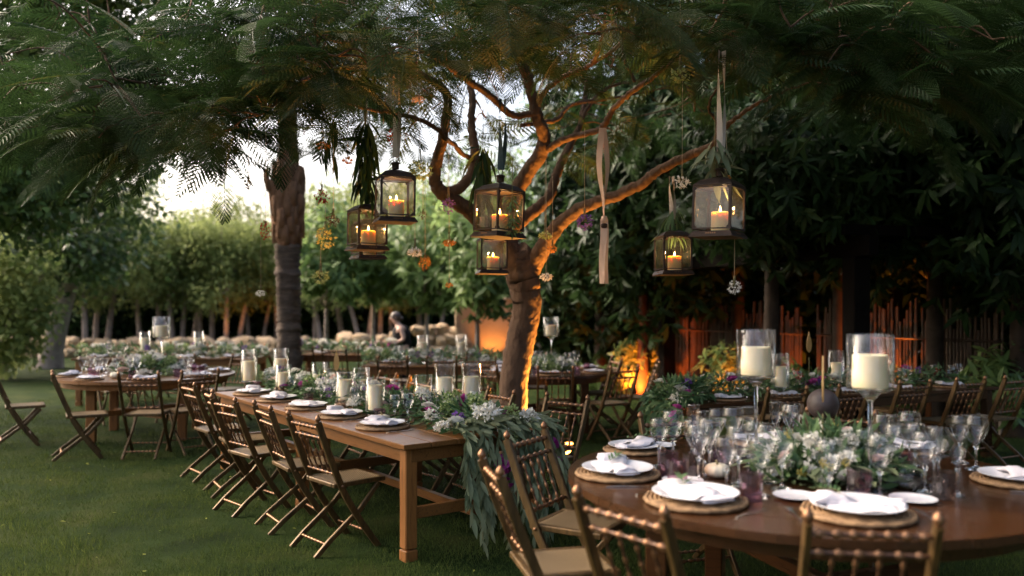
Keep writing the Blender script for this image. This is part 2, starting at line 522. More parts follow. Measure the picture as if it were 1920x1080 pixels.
def litter():
    n = 130
    X = rng.uniform(-5, 1.5, n); Y = rng.uniform(4.2, 10, n)
    P = np.stack([X, Y, np.full(n, .026)], -1)
    az = rng.random(n) * 2 * PI
    d = np.stack([np.cos(az), np.sin(az), rng.normal(0, .2, n)], -1)
    up = np.tile([0., 0., 1.], (n, 1)) + rng.normal(0, .25, (n, 3))
    me = scatter('fallen_leaves', *LEAFW, P, frames(d, up), .02 + .025 * rng.random(n), M['yellowleaf'])
    tag(inst('fallen_leaves', me), 'small dry leaves scattered over the mown lawn', 'leaves', kind='stuff')
litter()

# ------------------------------------------------------------------ foliage helpers
def spline(pts, k=6):
    """Catmull-Rom through rows of numbers (position and radius together)"""
    P = np.array(pts, float)
    Q = np.vstack([2 * P[0] - P[1], P, 2 * P[-1] - P[-2]])
    out = []
    for i in range(1, len(Q) - 2):
        for t in np.linspace(0, 1, k, endpoint=False):
            a, b, c, d = Q[i - 1], Q[i], Q[i + 1], Q[i + 2]
            out.append(.5 * (2 * b + (c - a) * t + (2 * a - 5 * b + 4 * c - d) * t * t + (3 * b - a - 3 * c + d) * t ** 3))
    out.append(P[-1])
    return np.array(out)

def rdir(n):
    return norm(rng.normal(size=(n, 3)))

def blob_points(blobs, n, shell=.45):
    vol = np.array([b[1][0] * b[1][1] * b[1][2] for b in blobs]) ** .75
    pick = rng.choice(len(blobs), n, p=vol / vol.sum())
    C = np.array([b[0] for b in blobs])[pick]; Rr = np.array([b[1] for b in blobs])[pick]
    d = rdir(n)
    r = rng.random(n) ** shell * (1 + rng.normal(0, .07, n))
    return C + d * Rr * r[:, None], d

def leafy_crown(name, blobs, nclump, per, size, mat, tmpl=LEAF2, clump=.22, droop=.35, shell=.4):
    C, d = blob_points(blobs, nclump, shell)
    ct = rng.random(nclump)
    n = nclump * per
    P = np.repeat(C, per, 0) + rng.normal(0, clump, (n, 3)) * np.array([1, 1, .8])
    D = np.repeat(d, per, 0) * .6 + rdir(n) * .9 + np.array([0, 0, -droop])
    up = np.tile([0., 0., 1.], (n, 1)) + np.repeat(d, per, 0) * .4 + rng.normal(0, .45, (n, 3))
    S = size * (.6 + .8 * rng.random(n))
    t = np.clip(np.repeat(ct, per) * .6 + .4 * rng.random(n), 0, 1)
    return scatter(name, *tmpl, P, frames(D, up), S, mat, t)

def whorl_crown(name, blobs, nclump, per, size, mat, tmpl, droop=.5, shell=.35):
    C, d = blob_points(blobs, nclump, shell)
    ax = norm(d + np.array([0, 0, .25]) + rng.normal(0, .35, (nclump, 3)))
    u = norm(np.cross(ax, rdir(nclump))); w = np.cross(ax, u)
    ph = (np.arange(per) * 2 * PI / per)[None] + rng.random((nclump, 1)) * 6 + rng.normal(0, .25, (nclump, per))
    rad = u[:, None] * np.cos(ph)[..., None] + w[:, None] * np.sin(ph)[..., None]
    k = .35 + .5 * rng.random((nclump, per, 1))
    D = (rad + ax[:, None] * k + np.array([0, 0, -droop])).reshape(-1, 3)
    P = np.repeat(C, per, 0) + rng.normal(0, .03, (nclump * per, 3))
    up = np.repeat(ax, per, 0) + np.array([0, 0, .5]) + rng.normal(0, .2, (nclump * per, 3))
    S = size * (.65 + .6 * rng.random(nclump * per))
    t = np.clip(np.repeat(rng.random(nclump), per) * .7 + .3 * rng.random(nclump * per), 0, 1)
    return scatter(name, *tmpl, P, frames(D, up), S, mat, t)

def trunk_mesh(pts, n=10, wob=.0):
    mb = MB()
    q = spline(pts, 5)
    if wob:
        q[:, 3] *= 1 + rng.normal(0, wob, len(q))
    mb.tube([p[:3] for p in q], [max(.004, p[3]) for p in q], n)
    return mb

def tree(name, base, label, group, h_trunk, r, blobs, mat, bark, kind='leaf', nclump=300, per=14, size=.12, lean=(0, 0), limbs=4, tmpl=LEAF2, clump=.22, droop=.35, shell=.4, cat='tree'):
    root = empty(name, base)
    tag(root, label, cat, group)
    top = (lean[0], lean[1], h_trunk)
    trunk_mesh([(0, 0, -.05, r * 1.35), (lean[0] * .15, lean[1] * .15, h_trunk * .2, r), (lean[0] * .5, lean[1] * .5, h_trunk * .6, r * .85), (*top, r * .65)]).build('trunk', bark, root)
    for k in range(limbs):
        b = blobs[k % len(blobs)]
        e = np.array(b[0]) + rdir(1)[0] * np.array(b[1]) * .6
        m = (np.array(top) + e) / 2 + rng.normal(0, .12, 3)
        trunk_mesh([(*top, r * .5), (*m, r * .34), (*e, r * .12)], 6).build('limb', bark, root)
    if kind == 'leaf':
        me = leafy_crown('crown', blobs, nclump, per, size, mat, tmpl, clump, droop, shell)
    else:
        me = whorl_crown('crown', blobs, nclump, per, size, mat, tmpl, droop, shell)
    inst('crown', me, root)
    return root

# ------------------------------------------------------------------ back hedge: a row of slim pale trunks behind the rock wall
def hedge_row():
    xs_px = [20, 70, 112, 160, 178, 200, 262, 300, 325, 341, 361, 377, 398, 424, 446, 467, 491, 520, 590, 604, 644, 677, 690, 712, 733, 790, 822, 868]
    words = ['first', 'second', 'third', 'fourth', 'fifth', 'sixth', 'seventh', 'eighth', 'ninth', 'tenth', 'eleventh', 'twelfth', 'thirteenth', 'fourteenth', 'fifteenth', 'sixteenth', 'seventeenth', 'eighteenth', 'nineteenth', 'twentieth']
    il = ir = 0
    for i, px in enumerate(xs_px):
        Y = 26.6 + rng.random() * 1.6
        x = (px - 960) / FPX * Y
        tall = 4.0 + .6 * rng.random() if px < 560 else 4.7 + 1.0 * rng.random()
        if px < 250: tall += .7
        blobs = [((rng.normal(0, .2), rng.normal(0, .2), tall - 1.3), (.85, .9, 1.15)), ((rng.normal(0, .35), -.2, tall - .75), (.6, .6, .7)), ((rng.normal(0, .4), -.3, 2.0), (.7, .6, .55))]
        if px < 540:
            lab = f'slim pale-trunked hedge tree left of the palm, {words[il]} from the left'; il += 1
        else:
            lab = f'slim pale-trunked hedge tree right of the palm, {words[ir]} from the palm'; ir += 1
        tree('hedge_tree', (x, Y, 0), lab, 'slim hedge trees along the back rock wall', 1.7 + .3 * rng.random(), .075 + .03 * rng.random(), blobs, M['hedge'], M['palebark'],
             nclump=120, per=15, size=.17, lean=(rng.normal(0, .22), rng.normal(0, .12)), limbs=3, clump=.2)
hedge_row()

# dense dark planting behind the trunks
wd = ['first', 'second', 'third', 'fourth', 'fifth', 'sixth', 'seventh', 'eighth', 'ninth', 'tenth', 'eleventh', 'twelfth', 'thirteenth', 'fourteenth', 'fifteenth', 'sixteenth', 'seventeenth', 'eighteenth']
for i in range(17):
    x = -20 + 1.55 * i
    tree('bush', (x, 29.3 + rng.random() * .5, 0), f'dense dark bush behind the hedge trunks, {wd[i]} from the left', 'dense bushes behind the hedge trunks', .7, .06,
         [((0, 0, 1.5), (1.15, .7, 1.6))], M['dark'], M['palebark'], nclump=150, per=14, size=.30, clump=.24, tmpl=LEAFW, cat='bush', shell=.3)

# tall trees behind the hedge
for i, (px, Y, zc, rr, rz, lab, mt) in enumerate([
    (40, 33, 6.2, 2.4, 3.6, 'tall rounded tree behind the hedge at the far left edge', 'ficus'),
    (180, 31, 5.2, 2.2, 2.6, 'tall rounded tree behind the hedge above the big grey trunk', 'hedge'),
    (430, 36, 4.6, 1.7, 1.6, 'low yellowish tree behind the hedge left of the palm', 'yellowleaf'),
    (335, 38, 4.2, 1.6, 1.5, 'low yellowish tree in the bright sky gap', 'yellowleaf'),
    (640, 33, 4.6, 1.9, 1.8, 'light green tree behind the hedge right of the palm', 'hedge'),
    (760, 32, 4.8, 2.1, 2.0, 'light green tree behind the hedge above the waitress', 'hedge'),
    (900, 31, 5.0, 2.2, 2.4, 'light green tree behind the hedge left of the leaning trunk', 'mango'),
    (1060, 29, 6.0, 2.4, 3.6, 'tall dark tree behind the leaning trunk', 'mango'),
    (1240, 27, 6.5, 2.6, 4.4, 'tall dark tree at the back right of the garden', 'dark'),
    (1480, 26, 6.5, 3.0, 4.6, 'tall dark tree far behind the pergola', 'dark'),
    (1740, 24, 6.5, 3.0, 4.6, 'tall dark tree far behind the bamboo screen', 'dark'),
    (1960, 22, 6.5, 3.0, 4.6, 'tall dark tree far behind the right edge', 'dark')]):
    x = (px - 960) / FPX * Y
    tree('garden_tree', (x, Y, 0), lab, 'tall trees behind the hedge', max(1.5, zc - rz * .7), .14,
         [((0, 0, zc), (rr, rr, rz)), ((rr * .4, -.3, zc - rz * .45), (rr * .7, rr * .7, rz * .5)), ((-rr * .45, -.4, zc - rz * .3), (rr * .7, rr * .7, rz * .5))],
         M[mt], M['palebark'], nclump=330, per=15, size=.24, clump=.3)

# big-leaved trees in the middle distance
BIG = long_leaf(.16, .35)
for (px, Y, zc, rr, rz, zt, lab) in [
    (612, 20.5, 2.9, .95, 1.25, 1.5, 'broad-leaved bush tree just right of the palm'),
    (700, 21.5, 2.9, 1.05, 1.2, 1.7, 'broad-leaved bush tree behind the waitress'),
    (800, 20.5, 3.0, 1.15, 1.5, 1.5, 'broad-leaved bush tree right of the waitress'),
    (895, 19.0, 2.9, 1.0, 1.5, 1.5, 'broad-leaved bush tree left of the leaning trunk')]:
    x = (px - 960) / FPX * Y
    tree('broad_leaf_tree', (x, Y, 0), lab, 'broad-leaved bush trees in front of the hedge', zt, .07,
         [((0, 0, zc), (rr, rr, rz)), ((rr * .3, -.4, zc - .5 * rz), (rr * .75, rr * .6, rz * .5))], M['mango'], M['palebark'], 'whorl', nclump=260, per=6, size=.30, tmpl=BIG, droop=.75)

# the big ficus overhanging from the left
tree('ficus_tree', (-9.6, 13.2, 0), 'big dark ficus overhanging the garden from the left edge', None, 3.0, .28,
     [((1.2, -.3, 5.6), (3.2, 2.6, 3.2)), ((2.7, -.5, 4.9), (1.7, 1.6, 2.1)), ((3.3, -.5, 6.4), (1.5, 1.6, 1.8)), ((1.9, -.6, 8.2), (3.0, 2.2, 1.6)), ((4.2, -.3, 7.6), (1.7, 1.5, 1.5)), ((.5, -.8, 3.9), (2.3, 1.8, 1.5)), ((2.3, -.9, 3.5), (1.25, 1.1, .95))],
     M['ficus'], M['palebark'], nclump=2000, per=22, size=.13, clump=.22, limbs=7, tmpl=LEAFW, shell=.33)
tree('ficus_tree', (-11.6, 21.0, 0), 'dark ficus with a thick grey trunk behind the left round table', None, 2.3, .27,
     [((0, 0, 4.3), (2.6, 2.2, 2.3)), ((1.0, -.6, 3.1), (1.7, 1.5, 1.0)), ((-2.2, -.3, 3.6), (2.0, 1.6, 1.9))],
     M['ficus'], M['palebark'], nclump=700, per=18, size=.17, clump=.25, tmpl=LEAFW, lean=(.6, 0))
x = (10 - 960) / FPX * 18
tree('bush', (x, 18, 0), 'dense bush at the far left under the ficus', None, .8, .06, [((0, 0, 1.7), (.9, .9, 1.5))], M['hedge'], M['palebark'], nclump=300, per=15, size=.15, clump=.2, tmpl=LEAFW, cat='bush')

# dark glossy trees closing the right side
WH = long_leaf(.13, .30)
RIGHT = [
    (1130, 16.5, 3.6, 1.5, 2.9, 420, .30, 'dark drooping tree behind the leaning trunk on its right'),
    (1215, 14.5, 3.5, 1.25, 2.5, 380, .28, 'dark drooping tree left of the pergola'),
    (1400, 13.8, 4.5, 1.9, 2.4, 620, .27, 'dark glossy tree above the pergola beam'),
    (1470, 10.6, 3.05, 1.35, .95, 380, .22, 'dark glossy young tree hanging before the pergola beam'),
    (1600, 12.0, 4.6, 1.8, 2.7, 620, .26, 'dark glossy tree above the bamboo screen'),
    (1790, 10.6, 4.1, 1.55, 2.5, 620, .24, 'dark glossy tree hanging over the right side'),
    (1960, 9.8, 4.0, 1.3, 2.6, 420, .24, 'dark glossy tree at the right edge')]
for (px, Y, zc, rr, rz, n, sz, lab) in RIGHT:
    x = (px - 960) / FPX * Y
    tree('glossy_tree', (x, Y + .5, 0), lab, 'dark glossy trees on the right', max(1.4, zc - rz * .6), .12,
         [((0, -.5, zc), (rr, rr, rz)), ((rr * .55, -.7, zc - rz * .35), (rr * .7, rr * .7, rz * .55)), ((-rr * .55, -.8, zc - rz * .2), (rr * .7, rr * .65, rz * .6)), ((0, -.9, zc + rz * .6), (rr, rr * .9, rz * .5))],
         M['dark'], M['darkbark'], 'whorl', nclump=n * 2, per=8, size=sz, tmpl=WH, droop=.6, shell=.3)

for i, (x, y, h) in enumerate([(2.7, 17.3, 1.5), (3.9, 16.4, 1.6), (5.0, 15.2, 1.7), (5.9, 13.9, 1.7), (6.8, 12.6, 1.7), (7.4, 11.2, 1.7), (1.2, 18.2, 1.3)]):
    tree('bush', (x, y, 0), f'dense dark bush behind the bamboo screens, {wd[i]} from the left', 'dense bushes behind the bamboo screens', .7, .06, [((0, 0, h), (.95, .7, h * 1.05))], M['dark'], M['darkbark'], nclump=170, per=14, size=.26, clump=.22, tmpl=LEAFW, cat='bush', shell=.3)

# added trees, mostly out of view, that shade the right side of the lawn
tree('glossy_tree', (6.6, 8.4, 0), 'dark glossy tree added to shade the right table from above', 'dark glossy trees on the right', 3.6, .14,
     [((-1.9, .4, 5.4), (2.2, 1.8, 1.3)), ((-.3, 0, 5.0), (1.6, 1.8, 2.2))], M['dark'], M['darkbark'], 'whorl', nclump=900, per=8, size=.26, tmpl=WH, droop=.6, shell=.3)
for i, (x, y, h) in enumerate([(5.6, 4.6, 3.6), (5.4, 1.6, 3.6), (5.2, -1.6, 3.6)]):  # unseen trees put outside the frame to block light from the camera side
    tree('glossy_tree', (x, y, 0), f'dark glossy tree added for shade beyond the right edge, {wd[i]} towards the camera', 'dark glossy trees on the right', 1.4, .12,
         [((0, 0, h), (1.5, 1.7, 2.7))], M['dark'], M['darkbark'], 'whorl', nclump=420, per=7, size=.38, tmpl=WH, droop=.6, shell=.3)

# ------------------------------------------------------------------ rock wall, plaster wall
def rock_mesh(seed):
    r = np.random.default_rng(seed)
    bm = bmesh.new()
    bmesh.ops.create_icosphere(bm, subdivisions=2, radius=.5)
    ph = r.random(6) * 6
    for v in bm.verts:
        c = v.co
        k = 1 + .16 * math.sin(5 * c.x + ph[0]) + .14 * math.sin(7 * c.y + ph[1]) + .16 * math.sin(6 * c.z + 3 * c.x + ph[2]) + .07 * math.sin(13 * c.z + 9 * c.x + ph[3])
        v.co = Vector([math.copysign(abs(a * 2) ** .75 / 2, a) for a in c]) * k
    me = bpy.data.meshes.new('rock'); bm.to_mesh(me); bm.free()
    me.materials.append(M['rock'])
    return me
ROCKS = [rock_mesh(s) for s in range(6)]
def rock_wall(name, label, x0, x1, Y, h, courses, sz):
    w = empty(name, ((x0 + x1) / 2, Y, 0)); tag(w, label, 'rock wall', 'low rock walls along the back hedge')
    for c in range(courses):
        x = x0 + rng.random() * .3
        while x < x1:
            s = sz * (.75 + .6 * rng.random())
            hh = h / courses * (1.05 + .35 * rng.random())
            inst('stone', ROCKS[rng.integers(6)], w, (x - (x0 + x1) / 2 + s / 2, rng.normal(0, .06) + .10 * c, h / courses * (c + .45)), (rng.normal(0, .15), rng.normal(0, .15), rng.random() * 6), (s * 1.12, .5 * (.8 + .4 * rng.random()), hh))
            x += s
    return w
rock_wall('rock_wall', 'low wall of tan boulders behind the left tables', -16.5, -5.4, 25.2, .55, 2, .42)
rock_wall('rock_wall', 'low wall of tan boulders right of the palm trunk', -5.3, -3.4, 24.4, .70, 2, .42)
rock_wall('rock_wall', 'heaped tan boulders behind the waitress', -2.75, -1.45, 22.6, 1.0, 4, .36)
mb = MB(); mb.box((0, 0, .85), (1.9, .3, 1.7), bevel=.03); mb.box((0, 0, 1.73), (1.98, .38, .08), bevel=.02)
tag(mb.build('plaster_wall', M['render'], loc=(-.6, 22.9, 0)), 'tan plaster wall behind the leaning trunk, lit orange', 'wall')
mb = MB(); mb.box((0, 0, .7), (3.4, .3, 1.4), bevel=.03); mb.box((0, 0, 1.43), (3.5, .38, .07), bevel=.02)
tag(mb.build('plaster_wall', M['render'], loc=(2.1, 21.5, 0)), 'low tan plaster wall right of the leaning trunk', 'wall')

# ------------------------------------------------------------------ palm
def palm():
    Y = 14.0
    b = W(545, HZ + CAM_H * FPX / Y, Y)
    root = empty('palm_tree', (b.x, Y, 0)); tag(root, 'palm with ringed grey trunk and shaggy reddish top', 'palm')
    mb = MB()
    prof = [(.30, -.03)]
    z = .05
    while z < 2.62:
        w_ = rng.normal(0, .006)
        prof += [(.205 + w_ + .012 * rng.random(), z), (.187 + w_, z + .045 + .02 * rng.random())]
        z += .075 + .03 * rng.random()
    mb.lathe(prof, 20)
    for i, v in enumerate(mb.v):
        t_ = math.atan2(v[1], v[0]); a = math.sin(t_ * 2 + v[2] * 3) * .018 + math.sin(t_ * 5 - v[2] * 7) * .012
        mb.v[i] = (v[0] * (1 + a * 2.2) - .02 * v[2], v[1] * (1 + a * 2.2), v[2] + a)
    mb.build('trunk', M['palmgrey'], root)
    mb = MB()
    ring = [(.20, 2.55), (.23, 2.66), (.27, 2.78), (.31, 3.0), (.325, 3.3), (.33, 3.55), (.29, 3.72), (.24, 3.9), (.21, 4.4), (.19, 5.2)]
    mb.lathe([(r * .76, z) for r, z in ring], 26)
    for i, v in enumerate(mb.v):
        t = math.atan2(v[1], v[0]); k = 1 + .07 * math.sin(7 * t + v[2] * 5) + .05 * math.sin(13 * t - v[2] * 9)
        mb.v[i] = (v[0] * k - .045, v[1] * k, v[2])
    mb.build('shaggy_trunk_top', M['palmred'], root)
    # cut leaf bases overlapping up the trunk
    for k in range(52):
        t = k * 2.399; z0 = 2.55 + .0225 * k
        r0 = np.interp(z0, [2.5, 2.9, 3.4, 3.72], [.16, .205, .215, .18]) + rng.normal(0, .008)
        o_, h = .015 + .04 * rng.random(), .26 + .18 * rng.random()
        mb = MB(); w0 = .055 + .03 * rng.random()
        c_, s_ = math.cos(t), math.sin(t)
        mb.tube([(c_ * r0 - .045, s_ * r0, z0), (c_ * (r0 + o_ * .7) - .045, s_ * (r0 + o_ * .7), z0 + h * .55), (c_ * (r0 + o_) - .045 + rng.normal(0, .012), s_ * (r0 + o_), z0 + h)], [w0, w0 * .85, w0 * (.35 + .5 * rng.random())], 8, flat=.45)
        mb.build('leaf_base', M['palmred'], root)
    mb = MB()
    mb.tube([(-.30, -.12, 3.5), (-.36, -.14, 3.68), (-.37, -.14, 3.86)], [.07, .055, .05], 7)
    mb.build('leaf_base', M['palmred'], root)
    # fronds: arching midrib with long leaflets
    tv, tf = long_leaf(.045, .25)
    for k in range(11):
        az = k * 2.399 + .4
        el = R_(66 - 4.4 * k)
        L = 2.3
        pts = []
        p = np.array([-.05, 0, 4.75 + .03 * k]); d = np.array([math.cos(az) * math.cos(el), math.sin(az) * math.cos(el), math.sin(el)])
        for s in range(11):
            pts.append(p.copy()); p = p + d * L / 10; d = norm(d + np.array([0, 0, -.10]))
        mb = MB(); mb.tube(pts, [.035 - .003 * s for s in range(11)], 6)
        fr = mb.build('frond', M['stem'], root)
        Q = spline(pts, 7)[14:]
        T = norm(np.gradient(Q, axis=0)); sd_ = norm(np.cross(T, [0, 0, 1.]))
        PP = np.vstack([Q, Q]); DD = np.vstack([sd_ + T * .8, -sd_ + T * .8]) + np.array([0, 0, -.5]) + rng.normal(0, .08, (2 * len(Q), 3))
        UU = np.tile([0., 0., 1.], (2 * len(Q), 1)) + rng.normal(0, .2, (2 * len(Q), 3))
        inst('leaflets', scatter('leaflets', tv, tf, PP, frames(DD, UU), .55 + .1 * rng.random(len(PP)), M['olive']), fr)
palm()

# ------------------------------------------------------------------ pergola and bamboo screen on the right
def pergola():
    A = Vector((2.62, 14.2, 0)); B = Vector((3.98, 9.7, 0)); d = (B - A).normalized(); n = Vector((d.y, -d.x, 0)) * -1
    Lh = (B - A).length
    rz = math.atan2(d.y, d.x)
    root = empty('pergola', A, rz); tag(root, 'dark timber pergola frame behind the right table', 'pergola')
    Mloc = lambda s, w, z: (s, w, z)
    for s in (0, Lh * .5, Lh):
        for w in (0, 2.6):
            if w == 0 and s == Lh * .5: continue
            mb = MB(); mb.box((s, w, 1.08), (.22, .22, 2.2), bevel=.01); mb.build('post', M['blackwood'], root)
    for w in (0, 2.6):
        mb = MB(); mb.box((Lh / 2, w, 2.30), (Lh + .6, .14, .24), bevel=.01); mb.build('beam', M['blackwood'], root)
    k = 0
    while k * .45 < Lh + .3:
        mb = MB(); mb.box((k * .45 - .1, 1.3, 2.48), (.07, 3.2, .12)); mb.build('rafter', M['blackwood'], root); k += 1
pergola()

def bamboo():
    culm = []
    for v in range(4):
        mb = MB(); pr = []
        z = 0.0; h = 1.30 + .05 * v
        while z < h:
            pr += [(.021, z), (.0245, z + .012), (.021, z + .026), (.0205, z + .24 + .02 * v)]
            z += .27 + .02 * v
        mb.lathe(pr, 7)
        culm.append(mb.mesh('culm', M['bamboo']))
    for (A, B, lab) in [((2.55, 16.2), (4.6, 13.2), 'tall bamboo cane screen behind the pergola'), ((4.75, 13.0), (6.3, 10.7), 'tall bamboo cane screen right of the pergola post')]:
        A = Vector((*A, 0)); B = Vector((*B, 0)); L = (B - A).length
        root = empty('bamboo_screen', A, math.atan2(B.y - A.y, B.x - A.x)); tag(root, lab, 'bamboo screen', 'bamboo screens on the right')
        n = int(L / .047)
        for i in range(n):
            inst('culm', culm[rng.integers(4)], root, (i * .047 + rng.normal(0, .003), rng.normal(0, .008), -.02), (rng.normal(0, .006), rng.normal(0, .008), rng.random() * 6), (1, 1, .97 + .1 * rng.random()))
        for z in (.3, 1.15):
            mb = MB(); mb.tube([(0, -.04, z), (L, -.04, z)], .018, 6); mb.build('rail', M['bamboo'], root)
bamboo()

# shrubs in front of the screen, lit orange from below
for i, (x, y, h, lab) in enumerate([(2.3, 15.2, .9, 'shrub glowing orange left of the pergola'), (3.35, 12.9, 1.0, 'shrub glowing orange below the pergola beam'), (3.9, 12.2, .75, 'small shrub beneath the pergola beam'), (5.2, 11.4, .8, 'shrub glowing orange at the right bamboo screen'), (1.55, 15.0, .45, 'low potted-looking shrub behind the dark round table'), (6.0, 10.3, 1.1, 'tall shrub at the right edge of the bamboo screen')]):
    tree('shrub', (x, y, 0), lab, 'shrubs along the bamboo screens', .3, .02, [((0, 0, h * .6), (.45, .4, h * .5))], M['mango'], M['palebark'], 'whorl', nclump=70, per=7, size=.19, tmpl=WH, droop=.3, shell=.4, limbs=3, cat='shrub')
# ------------------------------------------------------------------ the feathery shade tree in the middle
TY = 8.3
shade = empty('shade_tree', (W(968, 880, TY).x, TY, 0)); tag(shade, 'leaning feathery-leaved shade tree hung with lanterns, lit orange', 'tree')
S0 = np.array(shade.location)
LIMB_PTS = []
from mathutils import noise as mnoise
def limb(name, rows, n=12, k=8):
    """rows: (px, py, depth, half width in pixels)"""
    P = []
    for px, py, Y, w in rows:
        p = np.array(W(px, py, Y)) - S0
        P.append((*p, w * (.88 if name == 'trunk' else .74) / FPX * Y))
    q = spline(P, k)
    for i in range(len(q)):
        q[i, :3] += rng.normal(0, .004, 3)
    LIMB_PTS.extend([(p[:3] + S0, p[3]) for p in q[len(q) // 3:]])
    mb = MB(); mb.tube([p[:3] for p in q], [max(.004, p[3]) for p in q], n)
    for i in range(len(q) * n):                            # swellings, flutes and old branch scars
        c = q[i // n]; v = Vector(mb.v[i]); d = v - Vector(c[:3])
        k_ = .06 * mnoise.noise(v * 2.2) + .04 * mnoise.noise(v * 7.0) + .025 * mnoise.noise(v * 22.0)
        mb.v[i] = tuple(Vector(c[:3]) + d * (1 + k_))
    return mb.build(name, M['bark'], shade)
limb('trunk', [(968, 885, 8.3, 44), (960, 850, 8.3, 35), (962, 770, 8.3, 31), (966, 700, 8.3, 30), (978, 630, 8.28, 30), (988, 575, 8.25, 31), (983, 535, 8.22, 34), (975, 500, 8.2, 37), (968, 478, 8.2, 34)], 18)
limb('limb', [(978, 525, 8.2, 34), (948, 470, 8.1, 27), (918, 432, 8.0, 22), (885, 400, 7.9, 20), (850, 376, 7.75, 19), (824, 357, 7.65, 18), (815, 330, 7.6, 15), (824, 285, 7.5, 14), (836, 225, 7.35, 12), (836, 175, 7.2, 11), (800, 145, 7.1, 9), (750, 128, 7.0, 8), (690, 122, 6.85, 7), (620, 132, 6.7, 6), (565, 152, 6.5, 5), (530, 182, 6.4, 4), (488, 216, 6.3, 3)], 12)
limb('limb', [(832, 362, 7.68, 15), (862, 352, 7.75, 14), (885, 322, 7.8, 13), (890, 285, 7.85, 12), (884, 230, 7.9, 10), (885, 180, 8.0, 9), (870, 110, 8.2, 7), (860, 40, 8.4, 6), (850, -60, 8.6, 5)], 10)
limb('limb', [(975, 515, 8.2, 32), (955, 462, 8.3, 25), (948, 420, 8.35, 21), (962, 375, 8.3, 20), (985, 330, 8.2, 19), (1012, 290, 8.1, 19), (1020, 255, 8.0, 17), (1006, 215, 7.9, 16), (995, 165, 7.8, 14), (982, 125, 7.7, 13), (955, 80, 7.6, 11), (935, 30, 7.5, 10), (920, -60, 7.4, 8)], 12)
limb('limb', [(962, 425, 8.35, 17), (1000, 396, 8.5, 16), (1030, 368, 8.6, 14), (1042, 330, 8.7, 12), (1062, 285, 8.8, 10), (1085, 240, 9.0, 8), (1095, 200, 9.2, 7), (1100, 150, 9.4, 5)], 10)
limb('limb', [(985, 520, 8.2, 30), (1003, 490, 8.15, 24), (1030, 445, 8.0, 20), (1058, 412, 7.9, 18), (1095, 388, 7.75, 16), (1150, 368, 7.55, 14), (1200, 346, 7.35, 13), (1232, 322, 7.2, 12), (1290, 292, 7.0, 11), (1335, 272, 6.8, 8), (1368, 232, 6.6, 6), (1400, 205, 6.5, 5), (1450, 180, 6.3, 4), (1492, 163, 6.2, 3)], 12)
limb('limb', [(1012, 288, 8.1, 11), (1050, 265, 7.9, 9), (1090, 252, 7.7, 8), (1128, 240, 7.5, 8), (1150, 205, 7.3, 7), (1185, 172, 7.1, 7), (1230, 140, 6.9, 6), (1280, 100, 6.7, 5), (1330, 60, 6.5, 4)], 9)
limb('limb', [(1003, 205, 7.9, 9), (1025, 168, 7.7, 7), (1065, 140, 7.5, 6), (1108, 120, 7.3, 6), (1125, 80, 7.1, 5), (1135, 20, 6.9, 4), (1138, -40, 6.8, 3)], 8)
limb('limb', [(1108, 120, 7.3, 5), (1160, 85, 7.1, 5), (1178, 40, 6.9, 4), (1195, -20, 6.7, 3)], 7)
limb('limb', [(1190, 152, 7.1, 4), (1170, 110, 7.0, 4), (1168, 70, 6.9, 3), (1185, 20, 6.8, 3)], 7)
limb('limb', [(1000, 212, 7.9, 9), (960, 216, 7.8, 9), (920, 180, 7.6, 9), (860, 138, 7.4, 8), (805, 100, 7.2, 7), (745, 78, 6.9, 6), (690, 70, 6.6, 5), (640, 78, 6.4, 4), (560, 60, 6.1, 3)], 9)
limb('limb', [(890, 300, 7.85, 7), (870, 290, 7.6, 6), (840, 262, 7.4, 6), (800, 230, 7.1, 6), (740, 212, 6.9, 5), (690, 205, 6.7, 4), (640, 190, 6.5, 3)], 8)
limb('limb', [(690, 118, 6.85, 4), (684, 90, 6.7, 4), (688, 60, 6.6, 3), (670, 20, 6.4, 3)], 7)
limb('limb', [(1085, 240, 9.0, 5), (1110, 190, 9.2, 5), (1150, 160, 9.5, 4), (1210, 150, 9.8, 4)], 7)
limb('limb', [(1340, 268, 6.8, 5), (1345, 235, 6.6, 4), (1330, 200, 6.5, 4), (1345, 165, 6.4, 3), (1395, 108, 6.2, 3)], 7)
limb('limb', [(978, 235, 7.95, 6), (1040, 225, 8.3, 6), (1075, 195, 8.7, 5), (1140, 185, 9.2, 4), (1200, 175, 9.6, 3)], 7)
limb('limb', [(620, 132, 6.7, 3), (560, 110, 6.4, 3), (520, 105, 6.2, 2.5), (455, 90, 5.9, 2)], 6)

